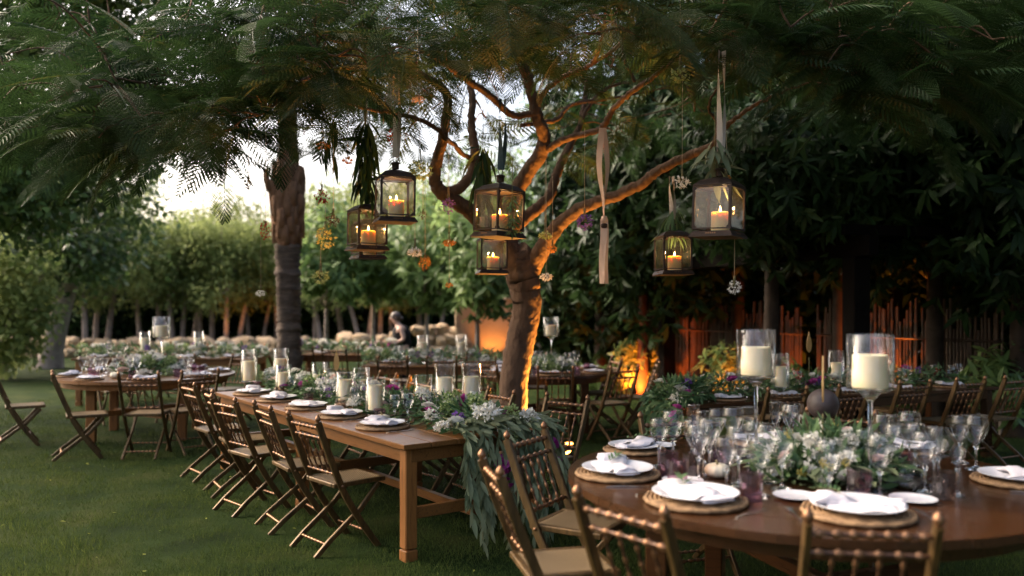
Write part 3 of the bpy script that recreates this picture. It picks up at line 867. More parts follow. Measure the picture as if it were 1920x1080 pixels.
# bipinnate frond, unit length along +y
def frond_template(npin, nleaf, detail):
    v, f = [], []
    def quad(a, b, c, d_):
        i = len(v); v.extend([a, b, c, d_]); f.append((i, i + 1, i + 2, i + 3))
    for i in range(8):                                     # midrib
        y0, y1 = i / 8, (i + 1) / 8
        w0, w1 = .008 * (1 - y0 * .8), .008 * (1 - y1 * .8)
        quad((-w0, y0, -.22 * y0 ** 2), (w0, y0, -.22 * y0 ** 2), (w1, y1, -.22 * y1 ** 2), (-w1, y1, -.22 * y1 ** 2))
    for i in range(npin):
        t = i / (npin - 1)
        y = .12 + .87 * t
        Lp = .34 * math.sin(PI * (.18 + .74 * t)) ** .8 * (1 - .25 * t)
        zc = -.22 * y * y
        for s in (-1, 1):
            a = R_(62 - 30 * t)
            dx, dy = math.sin(a) * s, math.cos(a)
            if detail:
                for j in range(nleaf):
                    q = (j + .6) / nleaf
                    bx, by, bz = dx * Lp * q, y + dy * Lp * q, zc - .22 * (Lp * q) ** 2 / .34 - .02 * q
                    ll = .031 * math.sin(PI * (.15 + .75 * q)) ** .6
                    for e in (-1, 1):
                        b_ = a + e * R_(58)
                        ex, ey = math.sin(b_) * s * ll, math.cos(b_) * ll
                        wx, wy = dx * .0068, dy * .0068
                        quad((bx, by, bz), (bx + ex * .55 - wx, by + ey * .55 - wy, bz + .002), (bx + ex, by + ey, bz - .006), (bx + ex * .55 + wx, by + ey * .55 + wy, bz + .002))
            else:
                nx, ny = -dy, dx
                w = .0165
                mx, my, mz = dx * Lp * .45, y + dy * Lp * .45, zc - .02
                ex, ey, ez = dx * Lp, y + dy * Lp, zc - .22 * Lp ** 2 / .34 - .03
                quad((0, y, zc), (mx - nx * w, my - ny * w, mz), (ex, ey, ez), (mx + nx * w, my + ny * w, mz))
    return np.array(v), np.array(f)

def canopy():
    xb = [-60, 150, 250, 330, 400, 470, 540, 620, 700, 800, 900, 1000, 1100, 1200, 1300, 1400, 1500, 1600, 1700, 1780, 2000]
    yb = [250, 270, 275, 285, 275, 225, 195, 170, 140, 105, 85, 80, 85, 95, 100, 120, 145, 175, 190, 170, 150]
    tips = []
    def put(px, py, Y):
        tips.append(np.array(W(px, py, Y)))
    # near, low rim of the crown (left, top, right)
    for k in range(250):
        px = rng.uniform(-40, 1960); lim = np.interp(px, xb, yb)
        py = lim - abs(rng.normal(0, 1)) * 130
        Y = rng.uniform(5.4, 8.2) if py > 0 else rng.uniform(5.0, 7.0)
        put(px, py, Y)
    for k in range(110):                                   # left lobe, thick
        px = rng.uniform(170, 640); lim = np.interp(px, xb, yb)
        put(px, lim - rng.random() * 230, rng.uniform(5.6, 8.0))
    for k in range(70):                                    # right lobe
        px = rng.uniform(1220, 1760); lim = np.interp(px, xb, yb)
        put(px, lim - rng.random() * 220, rng.uniform(5.6, 7.8))
    # the far side of the crown above the fork: lacy, with sky between
    for k in range(235):
        px = rng.uniform(560, 1330)
        py = rng.uniform(-120, 300)
        if py > 150 and rng.random() < .35: continue
        put(px, py, rng.uniform(8.2, 11.5))
    # the top of the crown overhead
    for k in range(190):
        r = 5.6 * math.sqrt(rng.random()); a = rng.random() * 2 * PI
        x, y = .2 + r * math.cos(a), 6.9 + r * math.sin(a)
        z = 5.3 - .045 * r * r + rng.normal(0, .2)
        tips.append(np.array((x, y, z)))
    tips = np.array(tips)
    LP = np.array([p for p, r in LIMB_PTS])
    # twigs joining every tip to the nearest limb
    mb = MB()
    outd = []
    d0 = np.array([np.min(np.linalg.norm(LP - t, axis=1)) for t in tips])
    tips = tips[np.argsort(d0)]
    nodes = LP
    for t in tips:
        dd = np.linalg.norm((nodes - t) * np.array([1, 1, 1.3]), axis=1)
        dd = np.where(dd < .22, 9, dd)
        j = int(np.argmin(dd)); a = nodes[j]
        nodes = np.vstack([nodes, t[None], (t * .6 + a * .4)[None]])
        v = t - a; L = np.linalg.norm(v)
        mid = a + v * .5 + np.array([0, 0, .10 * L]) + rng.normal(0, .06 * min(L, 1.5), 3)
        q = spline([(*a, .008 + .004 * min(L, 2)), (*mid, .007), (*t, .004)], 4)
        mb.tube([p[:3] - S0 for p in q], [p[3] for p in q], 5, cap=False)
        h = v * np.array([1, 1, .3]); outd.append(h / max(np.linalg.norm(h), 1e-6))
    tag(mb.build('twigs', M['bark'], shade), kind='stuff')
    outd = np.array(outd)
    per = 5
    n = len(tips) * per
    P = np.repeat(tips, per, 0) + rng.normal(0, .05, (n, 3))
    az = rng.normal(0, 1.1, n)
    o = np.repeat(outd, per, 0); oa = np.arctan2(o[:, 1], o[:, 0]) + az
    D = np.stack([np.cos(oa), np.sin(oa), rng.normal(-.12, .28, n)], -1)
    U = np.tile([0., 0., 1.], (n, 1)) + rng.normal(0, .28, (n, 3))
    S = .32 + .42 * rng.random(n) ** 1.3
    Rm = frames(D, U)
    # how large each frond shows
    mid = P + norm(D) * S[:, None] * .5
    px = mid[:, 0] / mid[:, 1] * FPX + 960; py = HZ - (mid[:, 2] - CAM_H) / mid[:, 1] * FPX
    seen = (px > -60) & (px < 1980) & (py > -60) & (py < 420) & (mid[:, 1] > 2)
    score = np.where(seen, S / np.maximum(mid[:, 1], 1), 0)
    order = np.argsort(-score)
    hero, rest = order[:300], order[300:]
    meshes = []
    for kk in range(3):
        tv, tf = frond_template(18 + kk, 13, True)
        tv[:, 2] -= .10 * kk * tv[:, 1] ** 2
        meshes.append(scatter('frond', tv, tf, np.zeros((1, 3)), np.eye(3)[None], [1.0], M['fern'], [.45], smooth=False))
    for i in hero:
        ob = inst('frond', meshes[int(rng.integers(3))], shade)
        Mt = np.eye(4); Mt[:3, :3] = Rm[i] * S[i]; Mt[:3, 3] = P[i] - S0
        ob.matrix_basis = Matrix(Mt.tolist())
    tv, tf = frond_template(14, 1, False)
    me = scatter('crown', tv, tf, P[rest] - S0, Rm[rest], S[rest], M['fern'], rng.random(len(rest)), smooth=False)
    tag(inst('crown', me, shade), kind='stuff')
canopy()
# ------------------------------------------------------------------ folding chairs with turned spindles (faces +y, origin on the ground under the seat)
ORD = ['first', 'second', 'third', 'fourth', 'fifth', 'sixth', 'seventh', 'eighth', 'ninth', 'tenth', 'eleventh', 'twelfth']

def slat_path(mb, pts, w, t, mi=0):
    """bar of rectangular section following a path in the y-z plane"""
    v, f = [], []
    n = len(pts)
    for i, (x, y, z) in enumerate(pts):
        a, b = pts[max(i - 1, 0)], pts[min(i + 1, n - 1)]
        dy, dz = b[1] - a[1], b[2] - a[2]; l = math.hypot(dy, dz)
        ny, nz = -dz / l * w / 2, dy / l * w / 2
        c = t / 2 * .72
        v += [(x - c, y + ny, z + nz), (x + c, y + ny, z + nz), (x + t / 2, y + ny * .7, z + nz * .7), (x + t / 2, y - ny * .7, z - nz * .7), (x + c, y - ny, z - nz), (x - c, y - ny, z - nz), (x - t / 2, y - ny * .7, z - nz * .7), (x - t / 2, y + ny * .7, z + nz * .7)]
    for i in range(n - 1):
        for k in range(8):
            f.append((i * 8 + k, i * 8 + (k + 1) % 8, i * 8 + 8 + (k + 1) % 8, i * 8 + 8 + k))
    f += [tuple(range(7, -1, -1)), tuple(range((n - 1) * 8, n * 8))]
    mb.add(v, f, mi)

def turned(L, r, nodes, n=9):
    """turned bar along +z from 0 to L with copper knobs"""
    pr, mi = [(r * .8, 0)], []
    for k in range(nodes):
        z = L * (k + .5) / nodes
        h = min(.010, L / nodes * .28)
        seg = [(r * .85, z - h * 1.5), (r * 1.05, z - h), (r * 1.55, z), (r * 1.05, z + h), (r * .85, z + h * 1.5)]
        pr += seg
        mi += [0, 1, 1, 1, 1]
    pr.append((r * .8, L)); mi.append(0)
    mb = MB(); mb.lathe(pr, n, mis=mi)
    return mb

CH = {}
def chair_meshes():
    q = spline([(.325, 0), (.20, .17), (.08, .36), (.005, .52), (-.075, .72), (-.135, .885)], 3)
    mb = MB(); slat_path(mb, [(0, a, b) for a, b in q], .042, .026); CH['back_post'] = mb.mesh('back_post', M['gold'])
    mb = MB(); slat_path(mb, [(0, .345, .425), (0, .20, .265), (0, -.035, .09), (0, -.135, 0)], .034, .022); CH['rear_leg'] = mb.mesh('rear_leg', M['gold'])
    mb = MB(); mb.lathe([(.0001, 0), (.012, 0), (.010, .008), (.0175, .016), (.019, .024), (.015, .036), (.006, .047), (0, .052)], 10); CH['finial'] = mb.mesh('finial', M['copper'])
    mb = MB()
    for s in (-1, 1):
        mb.box((s * .172, .19, .452), (.034, .40, .030), bevel=.005)
        mb.box((0, .19 + s * .183, .4525), (.31, .034, .028), bevel=.005)
    CH['seat'] = mb.mesh('seat', M['gold'])
    mb = MB(); mb.box((0, .19, .4575), (.312, .334, .016)); CH['cane_panel'] = mb.mesh('cane_panel', M['cane'])
    ry = Matrix.Rotation(R_(90), 3, 'Y')
    def rail(r, nodes, L=.376):
        t = turned(L, r, nodes)
        t.v = [tuple(ry @ Vector(p) - Vector((L / 2, 0, 0))) for p in t.v]
        return t
    CH['top_rail'] = rail(.0115, 7).mesh('top_rail', [M['bronze'], M['copper']])
    CH['rail'] = rail(.010, 6).mesh('rail', [M['bronze'], M['copper']])
    CH['stretcher'] = rail(.008, 8, .33).mesh('stretcher', [M['bronze'], M['copper']])
    CH['spindle'] = turned(.262, .0070, 4, 8).mesh('spindle', [M['bronze'], M['copper']])
    mb = MB(); mb.lathe([(0, 0), (.009, 0), (.009, .006), (0, .009)], 8, M=ry); CH['pivot_knob'] = mb.mesh('pivot_knob', M['copper'])
chair_meshes()

def post_y(z):
    return np.interp(z, [0, .17, .36, .52, .72, .885], [.325, .20, .08, .005, -.075, -.135])

def make_chair(loc, face, label, group, scale=1.0, simple=False):
    """face: direction the sitter looks"""
    rz = math.atan2(face[1], face[0]) - PI / 2
    c = empty('folding_chair', (loc[0], loc[1], 0), rz); c.scale = (scale,) * 3
    tag(c, label, 'chair', group)
    for s in (-1, 1):
        p = inst('back_post', CH['back_post'], c, (s * .20, 0, 0))
        inst('finial', CH['finial'], p, (0, post_y(.885) - .001, .882))
        inst('rear_leg', CH['rear_leg'], c, (s * .165, 0, 0))
        inst('pivot_knob', CH['pivot_knob'], c, (s * .212, post_y(.45), .45), (0, 0, 0 if s > 0 else PI))
    inst('seat', CH['seat'], c); inst('cane_panel', CH['cane_panel'], c)
    inst('top_rail', CH['top_rail'], c, (0, post_y(.845), .845))
    inst('rail', CH['rail'], c, (0, post_y(.775), .775))
    inst('rail', CH['rail'], c, (0, post_y(.53), .53))
    t = math.atan2(post_y(.775) - post_y(.53), .245)
    for k in range(4):
        inst('spindle', CH['spindle'], c, ((k - 1.5) * .075, post_y(.525), .525), (-t, 0, 0))
    inst('stretcher', CH['stretcher'], c, (0, post_y(.12), .12), scale=(1.12, 1, 1))
    inst('stretcher', CH['stretcher'], c, (0, -.053, .075))
    return c

def chair_at_back(bx, by, face, label, group, scale=1.0):
    """place by where the top of the back stands"""
    f = Vector((face[0], face[1])).normalized()
    return make_chair((bx + f.x * .135 * scale, by + f.y * .135 * scale), f, label, group, scale)

# ------------------------------------------------------------------ tables
def long_table(corner, u, w, L, Wd, H, label, mat_top, mat_leg, name='banquet_table', nplank=6):
    """corner = near corner, u along the length, w across; local y = length, local x = across"""
    ang = math.atan2(u[1], u[0]) - PI / 2
    sx = 1 if (math.cos(ang) * w[0] + math.sin(ang) * w[1]) > 0 else -1
    cx = corner[0] + u[0] * L / 2 + w[0] * Wd / 2; cy_ = corner[1] + u[1] * L / 2 + w[1] * Wd / 2
    t = empty(name, (cx, cy_, 0), ang); tag(t, label, 'table')
    pw = Wd / nplank
    for i in range(nplank):
        mb = MB(); mb.box((0, 0, 0), (pw - .005, L + rng.normal(0, .002), .034), bevel=.004)
        mb.build('plank', mat_top, t, loc=((i - (nplank - 1) / 2) * pw, 0, H - .017))
    for s in (-1, 1):
        mb = MB(); mb.box((0, 0, 0), (.03, L - .16, .09), bevel=.003); mb.build('apron', mat_top, t, loc=(s * (Wd / 2 - .06), 0, H - .08))
        mb = MB(); mb.box((0, 0, 0), (Wd - .16, .03, .09), bevel=.003); mb.build('apron', mat_top, t, loc=(0, s * (L / 2 - .06), H - .08))
    ys = [-(L / 2 - .09), L / 2 - .09]
    if L > 3: ys.insert(1, -.1)
    for y in ys:
        for s in (-1, 1):
            mb = MB(); mb.box((0, 0, (H - .036) / 2 + .04), (.085, .085, H - .036 - .08), bevel=.006)
            lg = mb.build('leg', mat_leg, t, loc=(s * (Wd / 2 - .085), y, 0))
            mb = MB(); mb.box((0, 0, .035), (.09, .09, .075), bevel=.006); mb.build('foot_block', mat_leg, lg)
        mb = MB(); mb.box((0, 0, 0), (Wd - .25, .04, .075), bevel=.004); mb.build('stretcher', mat_top, t, loc=(0, y, .30))
    mb = MB(); mb.box((0, 0, 0), (.05, L - .2, .06), bevel=.004); mb.build('stretcher', mat_top, t, loc=(0, 0, .235))
    return t

def round_table(c, Rr, H, label, mat_top, mat_leg, legs=.68, name='round_table', rot=.3, nplank=9):
    t = empty(name, (c[0], c[1], 0), rot); tag(t, label, 'table')
    pw = 2 * Rr / nplank
    for i in range(nplank):
        x0, x1 = -Rr + i * pw + .0025, -Rr + (i + 1) * pw - .0025
        xs = np.linspace(x0, x1, 8)
        ytop = np.sqrt(np.maximum(Rr * Rr - xs * xs, 1e-5))
        ring = [(x, y) for x, y in zip(xs, ytop)] + [(x, -y) for x, y in zip(xs[::-1], ytop[::-1])]
        n = len(ring); mb = MB()
        z0, z1 = H - .034, H
        v = [(x, y, z0) for x, y in ring] + [(x * .998, y * .998, z1) for x, y in ring]
        f = [tuple(range(n)), tuple(range(2 * n - 1, n - 1, -1))] + [((k + 1) % n, k, n + k, n + (k + 1) % n) for k in range(n)]
        mb.add(v, f); mb.build('plank', mat_top, t)
    mb = MB(); a = Rr - .10
    mb.lathe([(a, H - .11), (a, H - .0355), (a - .03, H - .0355), (a - .03, H - .11), (a, H - .11)], 48, smooth=False); mb.build('apron', mat_leg, t)
    for k in range(4):
        an = PI / 4 + k * PI / 2
        mb = MB(); mb.box((0, 0, (H - .036) / 2), (.10, .10, H - .036), bevel=.006)
        mb.build('leg', mat_leg, t, loc=(math.cos(an) * Rr * legs, math.sin(an) * Rr * legs, 0))
    mb = MB(); mb.box((0, 0, .26), (.06, Rr * legs * 1.9, .06)); mb.build('stretcher', mat_leg, t, rot=(0, 0, PI / 4))
    mb = MB(); mb.box((0, 0, .325), (.06, Rr * legs * 1.9, .06)); mb.build('stretcher', mat_leg, t, rot=(0, 0, -PI / 4))
    return t

# central long table
U1 = np.array([-.593, .805]); V1 = np.array([.805, .593]); C1 = np.array([-.68, 5.26]); L1, W1, H1 = 3.85, 1.22, .76
long_table(C1, U1, V1, L1, W1, H1, 'long warm brown wooden table in the middle, garland spilling off its end', M['wood'], M['wood_x'])
def t1(s, lat): return C1 + U1 * s + V1 * lat
# near round table
C0 = np.array([1.43, 4.16]); R0, H0 = 1.15, .80
round_table(C0, R0, H0, 'large dark round table in the right foreground', M['darkwood'], M['darkwood'], rot=1.1)
# right long table
U7 = np.array([.914, .406]); V7 = np.array([-.406, .914]); C7 = np.array([1.60, 7.30]); L7, W7 = 3.9, .85
long_table(C7, U7, V7, L7, W7, .76, 'long dark wooden table on the right beneath the pergola', M['darkwood'], M['darkwood'], nplank=4)
def t7(s, lat): return C7 + U7 * s + V7 * lat
# left round table
C2 = np.array([-4.55, 10.45]); R2 = 1.05
round_table(C2, R2, .76, 'round brown table at the left, crowded with glasses', M['wood'], M['wood_x'], rot=.2, nplank=8)
# dark round table behind the trunk
C4 = np.array([.45, 10.95]); R4 = .88
round_table(C4, R4, .76, 'round dark table right behind the leaning trunk', M['darkwood'], M['darkwood'], rot=.1, nplank=7)
# three long tables at the back
long_table((-7.0, 13.3), (1, 0.02), (-.02, 1), 2.9, .9, .76, 'long table at the far left behind the round one', M['wood'], M['wood_x'], nplank=4)
long_table((-2.12, 11.8), (1, 0.0), (0, 1), 2.3, .9, .76, 'long table in front of the waitress', M['wood'], M['wood_x'], nplank=4)
long_table((-3.75, 14.3), (1, 0.0), (0, 1), 1.75, .9, .76, 'long table at the back between palm and waitress', M['wood'], M['wood_x'], nplank=4)

# ------------------------------------------------------------------ chairs in their places
g = 'folding chairs at the long central table'
for i, (s, lat, tw) in enumerate([(.64, -.40, .10), (1.34, -.42, -.06), (1.98, -.50, .14), (2.72, -.40, -.10), (3.43, -.38, .06)]):
    p = t1(s, lat); f = V1 + U1 * tw
    chair_at_back(p[0], p[1], f, f'gold folding chair on the lawn side of the central table, {ORD[i]} from near end', g)
for i, (s, lat, tw) in enumerate([(.50, 1.76, -.25), (1.18, 1.60, .05), (1.85, 1.62, -.06), (2.55, 1.6, 0), (3.25, 1.62, .05)]):
    p = t1(s, lat); f = -V1 + U1 * tw
    lab = 'gold folding chair pulled out beside the garland end of the central table' if i == 0 else f'gold folding chair on the tree side of the central table, {ORD[i]} from near end'
    chair_at_back(p[0], p[1], f, lab, g)
g = 'folding chairs at the near round table'
for (x, y, f, lab) in [
    (.08, 4.68, (.84, -.50), 'gold folding chair between the round table and the spilling garland'),
    (-.095, 3.74, (.97, .22), 'gold folding chair seen edge-on, leftmost at the near round table'),
    (.385, 3.02, (.75, .66), 'blurred folding chair with its back to the camera, front left of the round table'),
    (1.20, 2.79, (.12, .99), 'blurred folding chair with its back to the camera, at the bottom right'),
    (1.01, 5.36, (.30, -.95), 'gold folding chair facing us behind the round table, left of the candle stands'),
    (2.16, 5.50, (-.45, -.89), 'gold folding chair facing us behind the round table, right of the clay ball')]:
    chair_at_back(x, y, f, lab, g, 1.04)
g = 'folding chairs at the right table'
for i, s in enumerate([.72, 1.50, 2.26, 3.02, 3.7]):
    p = t7(s, -.34); chair_at_back(p[0], p[1], V7 + U7 * rng.normal(0, .05), f'dark-backed folding chair on the near side of the right table, {ORD[i]} from left', g)
for i, s in enumerate([.62, 1.5, 2.4, 3.2]):
    p = t7(s, W7 + .38); chair_at_back(p[0], p[1], -V7 + U7 * rng.normal(0, .05), f'folding chair on the far side of the right table, {ORD[i]} from left', g)
g = 'folding chairs at the left round table'
for (x, y, lab) in [
    (-3.92, 8.80, 'folding chair, back to us, at the left round table, left of two in front'),
    (-3.40, 9.15, 'folding chair, back to us, at the left round table, right of two in front'),
    (-4.85, 8.85, 'folding chair in profile in front of the left round table'),
    (-5.95, 9.6, 'folding chair at the left end of the left round table'),
    (-3.80, 11.85, 'folding chair facing us behind the left round table, on its right'),
    (-4.75, 12.0, 'folding chair facing us behind the middle of the left round table'),
    (-5.6, 11.7, 'folding chair facing us behind the left round table, on its left')]:
    f = np.array([C2[0] - x, C2[1] - y])
    if 'profile' in lab: f = np.array([.9, .5])
    if 'left of two' in lab: f = np.array([-.12, 1])
    chair_at_back(x, y, f, lab, g)
g = 'folding chairs at the round table behind the trunk'
for (x, y, f, lab) in [
    (.50, 9.62, (0, 1), 'orange-lit folding chair with its back to us right of the leaning trunk'),
    (1.31, 9.75, (-.5, .86), 'dark folding chair turned to the round table behind the trunk'),
    (1.40, 11.2, (-.95, -.2), 'folding chair at the right side of the round table behind the trunk'),
    (1.85, 10.6, (-.95, .1), 'folding chair leaning in profile before the glowing shrub'),
    (-.35, 9.85, (.5, .86), 'folding chair left of the leaning trunk'),
    (.3, 12.2, (0, -1), 'folding chair facing us at the far side of the round table behind the trunk')]:
    chair_at_back(x, y, f, lab, g)
g = 'folding chairs at the back tables'
for i, x in enumerate([-1.62, -.95, -.42]):
    chair_at_back(x, 11.35, (rng.normal(0, .06), 1), f'folding chair before the table of the waitress, {ORD[i]} from the left', g)
for i, x in enumerate([-1.7, -.9]):
    chair_at_back(x, 13.15, (rng.normal(0, .06), -1), f'folding chair behind the table of the waitress, {ORD[i]} from the left', g)
for i, x in enumerate([-3.5, -2.95, -2.35]):
    chair_at_back(x, 13.9, (rng.normal(0, .06), 1), f'folding chair before the back table right of the palm, {ORD[i]} from the left', g)
chair_at_back(-4.3, 14.6, (1, .3), 'folding chair standing left of the palm trunk', g)
for i, x in enumerate([-6.5, -5.8, -5.1]):
    chair_at_back(x, 14.6, (rng.normal(0, .06), -1), f'folding chair behind the far left table, {ORD[i]} from the left', g)
# ------------------------------------------------------------------ tableware meshes
TW = {}
def tableware():
    mb = MB()   # plate
    mb.lathe([(0, .004), (.07, .004), (.085, .007), (.128, .0165), (.135, .0195), (.136, .021), (.134, .0215), (.125, .0185), (.083, .0105), (.07, .0085), (0, .0085)], 40)
    TW['plate'] = mb.mesh('plate', M['porcelain'])
    mb = MB()   # braided charger: ring upon ring
    mb.lathe([(0, .002), (.15, .002), (.155, .006), (.15, .0105), (0, .0105)], 36)
    for k in range(9):
        r = .155 - .0145 * k
        pts = [(math.cos(a) * r * (1 + .008 * math.sin(a * 34 + k)), math.sin(a) * r * (1 + .008 * math.sin(a * 34 + k)), .0085 + .0018 * math.sin(a * 34)) for a in np.linspace(0, 2 * PI, 49)]
        mb.tube(pts, .0078, 5, cap=False)
    TW['charger'] = mb.mesh('charger', M['wicker'])
    # folded napkins: soft loose rolls
    for v in range(3):
        r = np.random.default_rng(40 + v)
        mb = MB(); n = 16; m = 22
        for i in range(m + 1):
            t = i / m; x = (t - .5) * .27
            w = .052 * (1 + .25 * math.sin(t * 5 + v)) * (.86 + .3 * abs(t - .5)); h = .0125 * (1 + .35 * math.sin(t * 7 + 2 * v)) * (1.25 if t < .2 else 1)
            y0 = .012 * math.sin(t * 4 + v * 2); zz = .004 * math.sin(t * 9 + v)
            for k in range(n):
                a = 2 * PI * k / n
                q = 1 + .13 * math.sin(3 * a + t * 9 + v) + .05 * r.normal()
                mb.v.append((x + .006 * r.normal(), y0 + w * math.cos(a) * q, max(0.001, h + zz + h * math.sin(a) * q)))
        for i in range(m):
            for k in range(n):
                k2 = (k + 1) % n
                mb.face((i * n + k, (i + 1) * n + k, (i + 1) * n + k2, i * n + k2), 0, True)
        mb.face(list(range(n)), 0); mb.face([m * n + k for k in range(n - 1, -1, -1)], 0)
        # the loose flap lying beside the roll
        b = len(mb.v); gx, gy = 9, 6
        for i in range(gx + 1):
            for j in range(gy + 1):
                x = -.10 + .20 * i / gx; y = -.03 - .07 * j / gy
                mb.v.append((x, y, .006 + .012 * (1 - j / gy) + .004 * math.sin(x * 40 + v * 2 + j)))
        for i in range(gx):
            for j in range(gy):
                a = b + i * (gy + 1) + j; mb.face((a, a + 1, a + gy + 2, a + gy + 1), 0, True)
        TW['napkin%d' % v] = mb.mesh('napkin', M['linen'])
    # wine glasses (double-walled)
    def goblet(R, zb, zt, rs, nseg=24, rim=.82):
        o = [(0, 0), (R * .86, 0), (R * .88, .002), (R * .5, .006), (.006, .014), (.0042, .03), (.0042, zb - .015), (.007, zb - .004)]
        for k in range(9):
            t = k / 8
            rr = R * math.sin(min(1, .12 + t * 1.05) * PI * .5) ** .75 if t < .55 else R * (1 - (1 - rim) * ((t - .55) / .45) ** 1.4)
            o.append((rr, zb + (zt - zb) * (t * .95 + .05) if k else zb))
        rr_, zz_ = o[-1]
        mb = MB(); mb.lathe(o[:9] + [(0, zb + .001)], nseg, mi=0); mb.lathe([(0, zb)] + o[9:], nseg, mi=1)
        mb.lathe([(rr_ + .0009, zz_ - .001), (rr_ + .0009, zz_ + .001), (rr_ - .0009, zz_ + .001), (rr_ - .0009, zz_ - .001), (rr_ + .0009, zz_ - .001)], nseg, mi=0)
        return mb
    TW['wine'] = goblet(.042, .088, .205, 1).mesh('wine_glass', [M['crystal'], M['bowl']])
    TW['balloon'] = goblet(.050, .095, .225, 1).mesh('wine_glass', [M['crystal'], M['bowl']])
    TW['flute'] = goblet(.031, .10, .225, 1, rim=.9).mesh('champagne_glass', [M['crystal'], M['bowl']])
    for key, mt in (('purple', 'purple'), ('smoke', 'smoke')):
        mb = MB(); mb.lathe([(0, 0), (.035, 0), (.0375, .004), (.040, .05), (.042, .098)], 56, flute=.03, nf=14); mb.lathe([(0, .011), (.0345, .011)], 28)
        TW[key] = mb.mesh('tumbler', M[mt])
    mb = MB(); mb.lathe([(0, 0), (.028, 0), (.045, .02), (.05, .045), (.045, .062), (.0425, .062), (.047, .045), (.042, .022), (.026, .004), (0, .004)], 48, flute=.025, nf=18)
    TW['tealight'] = mb.mesh('tealight_glass', M['crystal'])
    mb = MB(); mb.lathe([(0, 0), (.03, .001), (.052, .016), (.058, .034), (.05, .054), (.025, .063), (.008, .060), (0, .058)], 40, flute=.045, nf=10)
    TW['pumpkin'] = mb.mesh('pumpkin', M['pumpkin'])
    mb = MB(); mb.tube([(0, 0, .056), (.002, 0, .068), (.009, .003, .078)], [.007, .005, .006], 7); TW['pstem'] = mb.mesh('pumpkin_stem', M['stem'])
    # cutlery along +y
    mb = MB(); v = [(-.004, 0, .002), (.004, 0, .002), (.005, .05, .004), (.0045, .10, .004), (.009, .12, .003), (.0095, .17, .003), (.004, .205, .003), (-.004, .205, .003), (-.0045, .17, .003), (-.0045, .12, .003), (-.0045, .10, .004), (-.005, .05, .004)]
    n = len(v); mb.add([(x, y, z - .0015) for x, y, z in v] + [(x, y, z + .0015) for x, y, z in v], [tuple(range(n - 1, -1, -1)), tuple(range(n, 2 * n))] + [(k, (k + 1) % n, n + (k + 1) % n, n + k) for k in range(n)])
    TW['knife'] = mb.mesh('knife', M['steel'])
    mb = MB(); mb.box((0, .06, .003), (.0075, .12, .003)); mb.box((0, .135, .003), (.020, .035, .003))
    for k in range(4): mb.box(((k - 1.5) * .0056, .175, .0045), (.0030, .048, .0025))
    TW['fork'] = mb.mesh('fork', M['steel'])
    # candles
    for key, rr, h, mt in (('pillar', .060, .21, 'wax'), ('short', .060, .145, 'wax'), ('wide', .078, .15, 'wax'), ('lantern', .056, .135, 'waxlit')):
        mb = MB(); mb.lathe([(0, 0), (rr, 0), (rr * 1.01, .006), (rr, h * .5), (rr * .985, h - .006), (rr * .95, h), (rr * .86, h - .002), (rr * .78, h - .008), (0, h - .010)], 28)
        TW['candle_' + key] = mb.mesh('candle', M[mt])
        mb = MB(); mb.tube([(0, 0, h - .012), (.001, 0, h + .008)], .0014, 5); TW['wick_' + key] = mb.mesh('wick', M['hair'])
    mb = MB(); mb.lathe([(0, 0), (.004, .004), (.0062, .011), (.005, .020), (.0022, .031), (0, .040)], 10); TW['flame'] = mb.mesh('flame', M['flame'])
    # hurricane vases
    def hurricane(rr, h, stem, foot):
        o = []
        if stem > .02:
            o += [(0, 0), (foot, 0), (foot, .005), (foot * .4, .012), (.011, .03), (.009, stem * .5), (.011, stem - .06), (rr * .45, stem - .018), (rr * .98, stem)]
        else:
            o += [(0, 0), (rr * .8, 0), (rr * .97, .006), (rr, .012)]
        base = stem if stem > .02 else .012
        mb = MB(); mb.lathe(o + [(rr * .9, base + .004), (0, base + .006)], 32, mi=0)
        mb.lathe([(rr, base - .001), (rr, base + h), (rr - .003, base + h + .001), (rr - .0032, base + .004)], 40, mi=1)
        return mb, base + .007
    TW['hur'], TW['hur_z'] = hurricane(.080, .32, .09, .06); TW['hur'] = TW['hur'].mesh('hurricane_vase', [M['crystal'], M['glass']])
    TW['hurs'], TW['hurs_z'] = hurricane(.078, .26, .05, .055); TW['hurs'] = TW['hurs'].mesh('hurricane_vase', [M['crystal'], M['glass']])
    TW['hurt'], TW['hurt_z'] = hurricane(.103, .25, .46, .085); TW['hurt'] = TW['hurt'].mesh('candle_stand', [M['crystal'], M['glass']])
    mb = MB()
    out = [(0, 0), (.014, .02), (.020, .05), (.016, .09), (.007, .12), (0, .15)]
    pts = out + [(-x, z) for x, z in out[-2:0:-1]]; n = len(pts)
    mb.add([(x, -.003, z + .12) for x, z in pts] + [(x, .003, z + .12) for x, z in pts], [tuple(range(n - 1, -1, -1)), tuple(range(n, 2 * n))] + [(k, (k + 1) % n, n + (k + 1) % n, n + k) for k in range(n)])
    TW['sign'] = mb.mesh('number_blade', M['signwood'])
    mb = MB(); mb.tube([(0, 0, 0), (0, 0, .125)], .003, 6); mb.lathe([(0, 0), (.03, 0), (.03, .006), (0, .008)], 14); TW['signstick'] = mb.mesh('stick', M['stem'])
    mb = MB(); mb.lathe([(0, .0)] + [(.085 * math.sin(a), .085 - .085 * math.cos(a)) for a in np.linspace(.12, PI - .1, 16)] + [(0, .17)], 28); TW['ball'] = mb.mesh('clay_ball', M['ball'])
tableware()

def put(name, key, xy, z, label, cat, group=None, rz=None, s=1.0):
    o = inst(name, TW[key], None, (xy[0], xy[1], z), (0, 0, rng.random() * 6 if rz is None else rz), s)
    return tag(o, label, cat, group)

